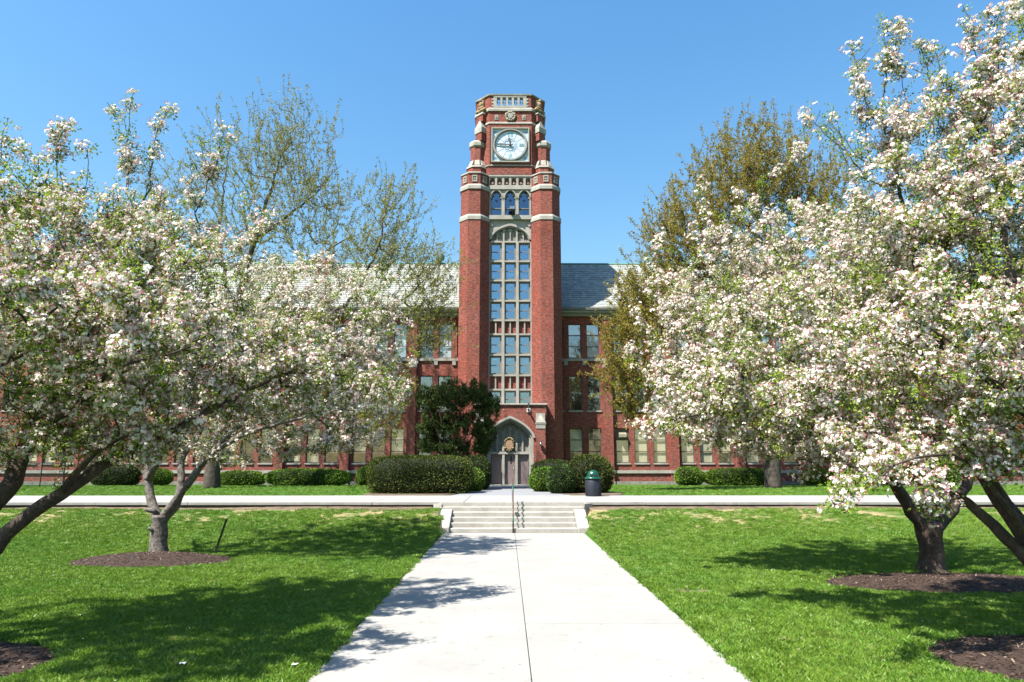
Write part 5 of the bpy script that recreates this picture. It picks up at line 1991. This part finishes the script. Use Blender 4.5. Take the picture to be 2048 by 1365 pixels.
YM = 43.0
S = lambda px, py, dy=0, Y=YM: np.array(P(px, py, Y + dy))
lb = G(414, 976, TZ)
nl = maple('maple_tree', 'tall sparse maple with tiny yellow green leaves rising behind the left blossom trees', (lb.x, YM, TZ),
      [([S(414, 905), S(440, 760, .5), S(465, 640, .5), S(510, 480, 0), S(545, 370, .3), S(575, 280, .5)], .42, .08),
       ([S(440, 760, .5), S(480, 660, -1), S(560, 580, -2), S(640, 510, -2.5), S(720, 470, -2.5)], .26, .05),
       ([S(430, 800), S(500, 720, -2), S(600, 660, -3), S(700, 600, -4), S(745, 520, -4), S(770, 430, -4), S(788, 350, -4)], .26, .04),
       ([S(600, 660, -3), S(700, 650, -4), S(790, 610, -5), S(850, 560, -5), S(890, 500, -5)], .14, .03),
       ([S(420, 850), S(390, 720, 1), S(360, 600, 1.5), S(330, 480, 1), S(320, 400, 1)], .30, .06),
       ([S(510, 480), S(580, 430, 1), S(640, 380, 1), S(680, 330, 1)], .13, .03),
       ([S(465, 640, .5), S(440, 480, 2), S(450, 360, 2), S(460, 270, 2)], .18, .04)],
      [(150, S(520, 330), (4.6, 4, 4.2)), (80, S(600, 300), (3.0, 3, 3.6)), (70, S(640, 400, -1), (3.2, 3.0, 2.4)), (110, S(560, 470, -1), (5.0, 4, 2.6)), (60, S(360, 400), (3.0, 3, 3.2)),
       (75, S(775, 430, -4), (2.1, 2.0, 3.0)), (70, S(770, 540, -4), (2.6, 2.2, 2.0)), (60, S(850, 560, -5), (1.9, 1.6, 2.0)), (50, S(700, 510, -3), (3, 2, 1.6)), (45, S(840, 630, -5), (2.2, 1.6, 1.2)), (40, S(760, 860, -5), (1.4, 1.2, 1.3)), (30, S(740, 760, -5), (1.6, 1.2, 1.6)), (35, S(850, 690, -5), (1.3, 1.2, .9))],
      2.2, .125, ((.12, .15, .016), (.29, .31, .04), (.36, .31, .06)), M['twig_pale'], .52, .10, 3, .85, 2.0)
rb_ = G(1594, 979, TZ)
nr_ = maple('maple_tree', 'dense maple with brownish young leaves and thick trunk behind the right blossom trees', (rb_.x, YM, TZ),
      [([S(1594, 900), S(1590, 780), S(1570, 640), S(1540, 500), S(1510, 400), S(1500, 300)], .45, .07),
       ([S(1590, 800), S(1530, 700, -1), S(1450, 600, -1.5), S(1390, 500, -1), S(1350, 420, -1)], .28, .05),
       ([S(1590, 840), S(1500, 760, -2), S(1400, 680, -3), S(1310, 610, -4), S(1260, 560, -4)], .24, .04),
       ([S(1594, 860), S(1480, 800, -3), S(1370, 750, -4), S(1270, 720, -5), S(1220, 700, -5)], .2, .03),
       ([S(1590, 740), S(1640, 620, 1), S(1660, 500, 1), S(1650, 380, 1)], .26, .05),
       ([S(1570, 640), S(1600, 480, 1.5), S(1590, 360, 1.5), S(1580, 290, 1)], .2, .04),
       ([S(1540, 500), S(1470, 420, 1), S(1430, 350, 1)], .16, .04)],
      [(190, S(1500, 350), (3.7, 4, 4.0)), (150, S(1420, 440), (3.6, 4, 3.6)), (130, S(1355, 500, -1), (2.6, 3, 3.2)), (120, S(1570, 380), (3.4, 4, 3.8)), (150, S(1480, 560), (5, 4, 3.2)), (80, S(1650, 420), (3, 3, 4)),
       (80, S(1290, 600, -4), (1.7, 1.8, 1.9)), (70, S(1270, 680, -5), (1.9, 1.6, 1.7)), (60, S(1255, 750, -5), (1.6, 1.4, 1.6)), (60, S(1350, 640, -3), (2.6, 2, 2)), (40, S(1340, 780, -4), (2, 1.6, 1.5)), (30, S(1265, 820, -5), (1.2, 1.1, .8))],
      1.8, .075, ((.18, .175, .02), (.34, .30, .035), (.34, .21, .05)), M['twig_pale'], .56, .115, 3, .85, 2.4)
print('maple leaf points', nl, nr_)

# ------------------------------------------------------------------ crab apples in blossom
def crab(label, base, build, lobes, shoots, scale, budget, bark, twig, rt, spacing, leafk=1.0, pink=0.):
    root = thing('crab_apple_tree', label, 'tree', base, None)
    T = Tree(.17)
    build(T)
    tg = np.concatenate([in_ellipsoid(int(n * 1.25), c, r, .45) for n, c, r in lobes])
    T.grow(tg, .1, .35, .03)
    for tip, L_ in shoots:                            # long flowering shoots that break the outline
        tip = np.array(tip)
        i = T.near(tip + np.array([0, 0, -L_]))
        a = T.p[i]
        D_ = np.linalg.norm(tip - a)
        k = max(4, int(D_ / .13))
        mid = (a + tip) / 2 + RNG.normal(size=3) * .10 * D_
        ids, par = [i], i
        for j in range(1, k + 1):
            s = j / k
            par = T.node((1 - s) ** 2 * a + 2 * s * (1 - s) * mid + s * s * tip + RNG.normal(size=3) * .012, par)
            ids.append(par)
            if j > 2 and j < k and RNG.uniform() < .45:
                e = RNG.normal(size=3)
                e[2] = abs(e[2]) + .5
                e = e / np.linalg.norm(e) * RNG.uniform(.12, .38) * (1.1 - .5 * s)
                b1 = T.node(T.p[par] + e * .5, par)
                b2 = T.node(T.p[par] + e + [0, 0, .03], b1)
                T.chains.append(('twig', [par, b1, b2]))
        T.chains.append(('shoot', ids))
    T.radii(.0041, 2.3)
    for i, (k, ids) in enumerate(T.chains):
        if k == 'shoot':
            T.chains[i] = ('twig', ids)
    T.mesh(root, bark, twig)
    pts, ax = blossom_points(T, .022, spacing, .06)
    print(label[:30], len(pts), 'clusters', len(T.p), 'nodes')
    blossoms(T, root, pts, ax, scale, budget, leafk, pink=pink)
    return root

def tree_b(T):
    b = np.array(TB)
    Y = TB.y
    s = lambda px, py, dy=0: sight(px, py, Y + dy)
    T.limb([b + [0, 0, -.1], b + [0, 0, .05], s(317, 1095), s(318, 1070), s(320, 1045), s(322, 1030)], .29, .25, kind='trunk', wig=.0)
    for i, k in enumerate(T.chains[0][1]):
        h = T.p[k][2]
        T.r0[k] = .205 + .07 * math.exp(-h / .12) + (.03 if h > .85 else 0)
    T.limb([s(318, 1045), s(304, 1005, .1), s(297, 960, .2), s(290, 925, .3), s(270, 890, .4), s(230, 830, .6), s(200, 760, .8)], .13, .04, True)
    T.limb([s(324, 1045), s(345, 1010, -.1), s(365, 980, -.2), s(392, 945, -.3), s(425, 905, -.4), s(465, 865, -.5), s(530, 800, -.6), s(600, 740, -.8), s(660, 690, -.9)], .12, .04, True)
    T.limb([s(326, 1040), s(352, 1015, .3), s(362, 965, .5), s(366, 915, .7), s(395, 870, 1), s(440, 780, 1.3), s(500, 680, 1.6), s(540, 600, 1.8)], .105, .035, True)
    T.limb([s(297, 960, .2), s(320, 910, -.4), s(330, 850, -.9), s(350, 760, -1.4), s(400, 640, -1.6)], .09, .03, True)
    T.limb([s(425, 905, -.4), s(500, 865, -1), s(590, 840, -1.6), s(680, 820, -2), s(750, 790, -2)], .07, .02, True)
    T.limb([s(440, 780, 1.3), s(560, 720, 2.0), s(670, 660, 2.2), s(740, 610, 2)], .06, .02, True)
    for pa, pb in (((312, 1022), (288, 1020)), ((312, 1062), (296, 1056))):   # sawn stubs
        a, c = s(*pa, -.12), s(*pb, -.25)
        T.limb([a, (a + c) / 2, c], .075, .075, None, 'stub', .0)
        T.chains[-1] = ('limb', T.chains[-1][1])
Y = TB.y
s = lambda px, py, dy=0: sight(px, py, Y + dy)
crab('blossoming apple tree with pale grey trunk and sawn stubs in the round mulch bed', tuple(TB), tree_b,
     [(430, s(590, 690), (3.0, 3.3, 2.35)), (150, s(500, 610, .5), (2.6, 2.6, 1.5)), (150, s(690, 730), (1.75, 2.0, 1.7)), (170, s(400, 750), (3.0, 3.0, 1.7)), (120, s(620, 830), (2.6, 2.2, .8)), (50, s(770, 770), (.8, 1.0, .8)), (70, s(740, 670), (1.0, 1.2, 1.0)), (60, s(440, 870), (1.8, 1.6, .6)), (45, s(700, 870, -.5), (1.0, 1.0, .5)), (110, s(650, 570), (2.2, 2.0, .9)), (60, s(770, 640, .5), (.9, 1.0, .8)), (60, s(610, 885, -.3), (2.1, 1.6, .42)), (30, s(480, 910, -.2), (1.3, 1.2, .3))],
     [(s(x, y, random.uniform(-1, 1)), .9) for x, y in ((500, 520), (545, 515), (600, 505), (640, 500), (590, 520), (690, 540), (740, 585), (790, 650), (825, 700), (830, 775), (820, 750), (815, 800), (560, 525))],
     1.1, 30000, M['bark_pale'], M['bark'], .2, .058, .8)

def tree_a(T):
    b = np.array(TA)
    s = lambda px, py, Y: sight(px, py, Y)
    T.limb([b + [0, 0, -.1], b + [0, 0, .3], b + [.05, .02, .75], b + [.1, .05, 1.05]], .30, .25, kind='trunk', wig=.01)
    T.limb([b + [.1, .05, .8], s(-40, 1125, 9.0), s(10, 1068, 9.1), s(120, 990, 9.3), s(250, 905, 9.6), s(345, 862, 9.9), s(450, 805, 10.3), s(520, 768, 10.7), s(600, 742, 11.2), s(690, 752, 11.6), s(770, 775, 11.9)], .125, .02, True)
    T.limb([b + [.1, .05, 1.0], s(-15, 1010, 9.3), s(30, 940, 9.6), s(65, 865, 9.9), s(110, 790, 10.2), s(145, 700, 10.4), s(180, 600, 10.6), s(240, 480, 10.8), s(300, 380, 10.9)], .155, .04, True)
    T.limb([b + [.1, .05, 1.0], s(-80, 850, 9.5), s(-90, 700, 9.6), s(-60, 560, 9.4), s(0, 420, 9.4)], .18, .04, True)
    T.limb([s(120, 990, 9.3), s(170, 925, 9.1), s(240, 880, 8.9), s(330, 850, 8.8)], .05, .02, True)
    T.limb([s(65, 865, 9.9), s(130, 830, 9.3), s(230, 740, 8.9), s(330, 710, 8.8), s(400, 690, 8.8)], .06, .02, True)
    T.limb([s(110, 790, 10.2), s(200, 690, 11), s(290, 560, 11.5), s(390, 440, 11.8)], .08, .025, True)
    T.limb([s(145, 700, 10.4), s(90, 560, 9.9), s(60, 450, 9.6), s(100, 340, 9.6)], .07, .025, True)
    T.limb([s(-90, 700, 9.6), s(-160, 560, 9), s(-200, 420, 9)], .09, .03, True)
    T.limb([b + [.1, .05, 1.0], b + [-.9, .5, 2.2], b + [-1.8, .8, 3.6], b + [-2.2, 1, 5.2]], .15, .04, True)
s = lambda px, py, Y=10: sight(px, py, Y)
crab('blossoming apple tree with long low dark branch reaching over the grass left of the path', tuple(TA), tree_a,
     [(420, s(170, 600, 10.3), (2.3, 2.4, 1.75)), (240, s(40, 560, 9.6), (2.0, 2.2, 2.0)), (170, s(330, 560, 11), (1.5, 1.8, 1.5)), (130, s(400, 720, 10.3), (1.5, 1.5, .75)), (170, s(140, 790, 9.8), (2.3, 2.0, .95)), (120, s(-200, 600, 9), (2, 2.4, 2.2)), (30, s(300, 450, 11), (.9, 1.1, .6)), (30, s(60, 440, 9.8), (.9, 1.0, .6)), (55, s(250, 880, 9.6), (1.3, 1.0, .4)), (25, s(160, 440, 10), (.9, .9, .5)), (80, s(560, 700, 11.1), (1.1, 1.0, .75)), (70, s(650, 765, 11.4), (.9, .9, .55)), (45, s(750, 775, 11.8), (.6, .7, .35)), (60, s(330, 630, 7.9), (.85, .9, 1.0)), (60, s(140, 660, 7.8), (1.2, .9, 1.1)), (40, s(480, 800, 10.6), (.9, .9, .35)), (80, s(-260, 500, 7.4), (1.6, 1.4, 1.6)), (40, s(110, 890, 9.6), (1.4, 1.2, .35)), (50, s(70, 600, 7.1), (1.1, 1.0, .9)), (70, s(-170, 600, 6.7), (1.2, 1.0, 1.2))],
     [(s(x, y, yy), l) for x, y, yy, l in ((268, 184, 10.6, 1.5), (215, 205, 10.6, .5), (340, 218, 10.9, 1.2), (445, 255, 11.2, .9), (400, 270, 11, .8), (18, 240, 9.2, 1.2), (118, 262, 9.8, 1.0), (60, 330, 9.4, .7), (175, 290, 10.2, .9), (240, 300, 10.5, .8), (300, 310, 11, .8), (-30, 250, 9, 1.2), (560, 440, 11.6, .6), (510, 430, 11.6, .6), (470, 340, 11.4, .7), (380, 330, 11.2, .7), (140, 250, 9.8, .5))],
     1.0, 30000, M['bark'], M['bark'], .3, .047, .9, .03)

def tree_d(T):
    b = np.array(TD)
    Y = TD.y
    s = lambda px, py, dy=0: sight(px, py, Y + dy)
    T.limb([b + [0, 0, -.1], b + [0, 0, .1], s(1863, 1105), s(1860, 1075), s(1857, 1045)], .34, .36, kind='trunk', wig=.0)
    for k in T.chains[0][1]:
        h = T.p[k][2]
        T.r0[k] = .24 + .09 * math.exp(-h / .15) + .045 * smooth01((h - .5) / .5)
    T.limb([s(1852, 1075), s(1825, 1025, -.1), s(1795, 975, -.2), s(1760, 930, -.3), s(1700, 870, -.4), s(1620, 790, -.5), s(1520, 730, -.5), s(1430, 700, -.5)], .155, .045, True)
    T.limb([s(1868, 1070), s(1895, 1030, .2), s(1925, 985, .3), s(1950, 930, .4), s(1990, 840, .6), s(2050, 740, .8)], .15, .06, True)
    T.limb([s(1858, 1060), s(1850, 1000, .3), s(1835, 930, .6), s(1800, 830, .9), s(1760, 700, 1.1), s(1720, 560, 1.2), s(1680, 430, 1.3)], .14, .045, True)
    T.limb([s(1795, 975, -.2), s(1770, 905, -.9), s(1720, 800, -1.5), s(1660, 680, -2), s(1600, 580, -2), s(1540, 480, -2)], .12, .04, True)
    T.limb([s(1700, 870, -.4), s(1600, 850, -1.4), s(1500, 830, -2), s(1400, 800, -2.2), s(1340, 770, -2.2)], .08, .025, True)
    T.limb([s(1620, 790, -.5), s(1540, 650, .5), s(1450, 570, 1), s(1380, 520, 1)], .09, .03, True)
    T.limb([s(1835, 930, .6), s(1900, 780, 1.5), s(1930, 620, 2), s(1940, 460, 2)], .11, .04, True)
    T.limb([s(1760, 700, 1.1), s(1650, 600, 2.2), s(1560, 500, 2.5)], .07, .025, True)
Y = TD.y
s = lambda px, py, dy=0: sight(px, py, Y + dy)
crab('blossoming apple tree with forked dark trunk in the mulch bed right of the path', tuple(TD), tree_d,
     [(480, s(1600, 680), (2.9, 3.2, 2.6)), (230, s(1430, 690), (1.6, 2.2, 1.9)), (260, s(1730, 560), (2.6, 2.8, 2.2)), (160, s(1560, 500), (1.9, 2.0, 1.3)), (170, s(1530, 840), (2.5, 2.4, .9)), (70, s(1370, 770), (1.0, 1.2, .9)), (160, s(1880, 560), (2.2, 2.4, 2.6)), (90, s(1660, 880), (1.8, 1.8, .6)), (60, s(1380, 600), (.9, 1.1, .9)), (40, s(1340, 830), (.7, .8, .35)), (36, s(1690, 930, -.8), (1.3, 1.2, .4)), (40, s(1550, 890, -.5), (1.6, 1.4, .4)), (26, s(1430, 870), (.9, 1.0, .35))],
     [(s(x, y, random.uniform(-1, 1)), .8) for x, y in ((1290, 510), (1318, 470), (1400, 355), (1445, 420), (1500, 395), (1530, 330), (1575, 320), (1610, 290), (1650, 235), (1272, 620), (1300, 560), (1255, 720), (1262, 690), (1340, 500), (1380, 455), (1470, 380), (1220, 840), (1300, 850), (1290, 880), (1620, 230))],
     1.1, 30000, M['bark'], M['bark'], .3, .054, .8)

def tree_c(T):
    b = np.array(TC)
    s = lambda px, py, Y: sight(px, py, Y)
    T.limb([b + [0, 0, -.1], b + [0, 0, .25], b + [-.05, .02, .6], b + [-.12, .04, .85]], .31, .26, kind='trunk', wig=.01)
    T.limb([b + [-.1, .04, .6], s(2100, 1160, 9.2), s(2035, 1098, 9.3), s(1960, 1030, 9.4), s(1900, 985, 9.5), s(1840, 945, 9.6), s(1760, 880, 9.7), s(1690, 800, 9.8)], .115, .03, True)
    T.limb([b + [-.1, .04, .8], s(2085, 1110, 9.4), s(2020, 1030, 9.7), s(1975, 960, 10), s(1940, 880, 10.2), s(1900, 760, 10.4), s(1850, 600, 10.5), s(1810, 420, 10.4), s(1780, 300, 10.3)], .145, .045, True)
    T.limb([b + [-.1, .04, .8], s(2110, 1000, 9), s(2080, 850, 8.8), s(2040, 650, 8.8), s(2000, 420, 9), s(1980, 250, 9.1)], .14, .045, True)
    T.limb([s(2020, 1030, 9.7), s(1985, 960, 9.0), s(1930, 920, 8.4), s(1860, 910, 8.1), s(1790, 930, 8.0), s(1730, 975, 7.9), s(1690, 1000, 7.9)], .05, .012, True)
    T.limb([s(1840, 945, 9.6), s(1700, 875, 10.2), s(1570, 835, 10.8), s(1440, 825, 11.2), s(1350, 842, 11.4)], .07, .02, True)
    T.limb([s(1940, 880, 10.2), s(2010, 760, 11), s(2060, 600, 11.5), s(2080, 420, 11.5)], .10, .04, True)
    T.limb([s(1900, 760, 10.4), s(1800, 640, 10.9), s(1720, 540, 11), s(1660, 450, 11)], .08, .025, True)
    T.limb([s(2080, 850, 8.8), s(1980, 760, 8.4), s(1900, 680, 8.2), s(1830, 640, 8.2)], .08, .02, True)
    T.limb([s(1850, 600, 10.5), s(1900, 450, 10), s(1950, 300, 9.8), s(1960, 180, 9.8)], .07, .025, True)
    T.limb([b + [-.1, .04, .8], s(2200, 900, 9.4), s(2260, 700, 9.6), s(2280, 480, 9.7)], .16, .05, True)
    T.limb([s(2085, 1110, 9.4), s(2040, 1050, 8.9), s(1990, 985, 8.7), s(1950, 920, 8.6), s(1890, 850, 8.5)], .075, .02, True)
s = lambda px, py, Y=9.7: sight(px, py, Y)
crab('blossoming apple tree with leaning crossed trunks and blossom hanging low, rightmost beside the grass', tuple(TC), tree_c,
     [(400, s(1930, 600, 9.9), (2.0, 2.3, 2.1)), (190, s(1850, 450, 10.3), (1.45, 1.7, 1.3)), (190, s(1990, 330, 9.6), (1.5, 1.7, 1.25)), (60, s(2030, 190, 9.4), (.7, 1.0, .8)), (45, s(1800, 290, 10.3), (.75, .8, .7)), (40, s(1900, 220, 9.9), (.6, .7, .6)), (160, s(1820, 790, 9.6), (1.5, 1.5, .8)), (170, s(2000, 800, 8.8), (1.4, 1.4, .8)), (120, s(2200, 500, 9.5), (1.6, 2.2, 2.2)), (60, s(1745, 620, 10.7), (.8, 1.0, .9)), (14, s(1760, 950, 8.0), (.5, .5, .2)), (8, s(1690, 985, 7.9), (.3, .35, .12)), (9, s(1860, 985, 8.2), (.24, .3, .22)), (10, s(1880, 930, 8.3), (.45, .4, .2)), (36, s(2010, 900, 8.6), (.5, .6, .35)), (60, s(1420, 800, 11.2), (.8, .9, .5)), (70, s(1540, 800, 10.9), (1.0, 1.0, .65)), (70, s(1660, 790, 10.5), (1.0, 1.0, .7)), (26, s(1335, 850, 11.4), (.35, .4, .25)), (50, s(1950, 640, 7.9), (.9, .8, 1.1)), (80, s(1560, 640, 10.6), (1.1, 1.2, 1.0)), (50, s(1480, 740, 10.8), (.9, 1.0, .6)), (36, s(1770, 885, 8.9), (.9, .8, .45)), (28, s(1900, 890, 8.6), (.7, .7, .35)), (16, s(1810, 935, 8.4), (.6, .5, .25)), (55, s(1720, 720, 9.1), (.9, .9, .8)), (36, s(1610, 800, 9.7), (.7, .8, .45))],
     [(s(x, y, yy), l) for x, y, yy, l in ((1702, 88, 10.4, 1.5), (1762, 36, 10.3, 1.6), (1800, 52, 10.3, 1.0), (1842, 82, 10.2, 1.0), (1870, 85, 10, .8), (1925, 10, 9.7, 1.6), (1975, 14, 9.6, 1.2), (2002, 60, 9.5, .8), (2045, -10, 9.2, 1.2), (1645, 232, 10.8, 1.0), (1680, 255, 10.8, .9), (1712, 185, 10.6, .8), (1735, 220, 10.5, .8), (1990, 165, 9.6, .7), (2040, 230, 9.4, .7), (1885, 195, 10, .7), (1608, 225, 11, 1.1), (1790, 110, 10.3, .8), (1660, 1015, 7.8, .1), (1700, 1012, 7.9, .1), (1870, 1030, 8.2, .1))],
     1.0, 30000, M['bark'], M['bark'], .3, .045, .85, .0)

# ------------------------------------------------------------------ grass blades
def tuft(name, nb, rad, hgt, seed):
    rg = np.random.default_rng(seed)
    V, C = [], []
    for _ in range(nb):
        r, a = rad * math.sqrt(rg.uniform()), rg.uniform(0, 2 * math.pi)
        p = np.array([r * math.cos(a), r * math.sin(a), -.008])
        h = hgt * rg.uniform(.55, 1.25)
        l = rg.normal(size=2) * .42 * h
        w = rg.uniform(.0022, .0042)
        b = rg.uniform(0, math.pi)
        e = np.array([math.cos(b), math.sin(b), 0]) * w
        m_ = p + np.array([l[0] * .35, l[1] * .35, h * .62])
        t = p + np.array([l[0], l[1], h])
        V += [p - e, p + e, t + e * .25, m_ - e * .8]
        k = rg.uniform()
        c = np.array([.082, .205, .014]) * (1 - k) + np.array([.215, .36, .04]) * k
        if rg.uniform() < .05:
            c = np.array([.34, .30, .12])
        C += [c] * 4
    return np.array(V), np.array(C)

def grass():
    tv = [tuft('tuft', 70, .085, .050, 40 + k) for k in range(5)]
    meshes = []
    for k, (V, C) in enumerate(tv):
        o = quad_mesh('grass_tuft_shape', V, C, M['grass'], None)
        me = o.data
        bpy.data.objects.remove(o)
        meshes.append(me)
    # stations for the tufts
    pts = []
    N_ = 62000
    while len(pts) < N_:
        m = 40000
        y = 6.2 + (26.0 - 6.2) * RNG.uniform(0, 1, m) ** 1.25
        x = RNG.uniform(-1, 1, m) * (y * .80 + 1.2)
        for xx, yy in zip(x, y):
            mg = .03 + .07 * mnoise.noise(Vector((yy * 1.1, xx > 0, 0))) + .05 * mnoise.noise(Vector((yy * 4.5, xx > 0, 2)))
            if PATH_L - mg < xx < PATH_R + mg:
                continue
            if yy > STEP_Y - .2 and sx0 - .45 < xx < sx1 + .45:
                continue
            if any(((xx - c[0]) / (c[2] * 1.0)) ** 2 + ((yy - c[1]) / (c[3] * 1.0)) ** 2 < RNG.uniform(.86, 1.02) for c in MULCH.values()):
                continue
            if yy > 22 and RNG.uniform() < smooth01((yy - 21.5) / 3.5) * (.55 + 1.2 * mnoise.noise(Vector((xx * .8, yy * .8, 3)))):
                continue
            pts.append((xx, yy, ground_z(xx, yy)))
            if len(pts) >= N_:
                break
    # terrace lawn
    for _ in range(9000):
        yy, xx = RNG.uniform(31.8, 47), RNG.uniform(-32, 34)
        if -7.1 < xx < 5.9 and yy < 37 or -4 < xx < 4.6:
            continue
        pts.append((xx, yy, TZ - .03))
    pts = np.array(pts)
    up = np.array([0, 0, 1.]) + RNG.normal(size=(len(pts), 3)) * .09
    o = scatter('grass', None, pts, frames(up), RNG.uniform(.75, 1.45, len(pts)), meshes)
    tag(o, 'short bright green lawn grass on both sides of the concrete path', 'grass')
grass()

# fallen petals on lawn and soil
V, C = [], []
for _ in range(320):
    yy = 6.5 + 14 * random.random()
    xx = random.uniform(-1, 1) * (yy * .78)
    if PATH_L - .1 < xx < PATH_R + .1 and random.random() < .9:
        continue
    z = ground_z(xx, yy) + .055 if not PATH_L < xx < PATH_R else .02
    r, a = random.uniform(.006, .013), random.uniform(0, 6.28)
    c = Vector((xx, yy, z))
    e, f = Vector((math.cos(a), math.sin(a), .3)) * r, Vector((-math.sin(a), math.cos(a), .2)) * r
    V += [c - e, c - f, c + e, c + f]
    C += [(.82, .74, .72)] * 4
tag(quad_mesh('fallen_petals', np.array([tuple(v) for v in V]), np.array(C), M['petal'], None), 'tiny white petals scattered over the lawn', 'petals')
tot = sum(sum(len(p.vertices) - 2 for p in o.data.polygons) if len(o.data.polygons) < 2000 else len(o.data.loops) - 2 * len(o.data.polygons) for o in SC.objects if o.type == 'MESH')
print('triangles', tot, 'objects', len(SC.objects))
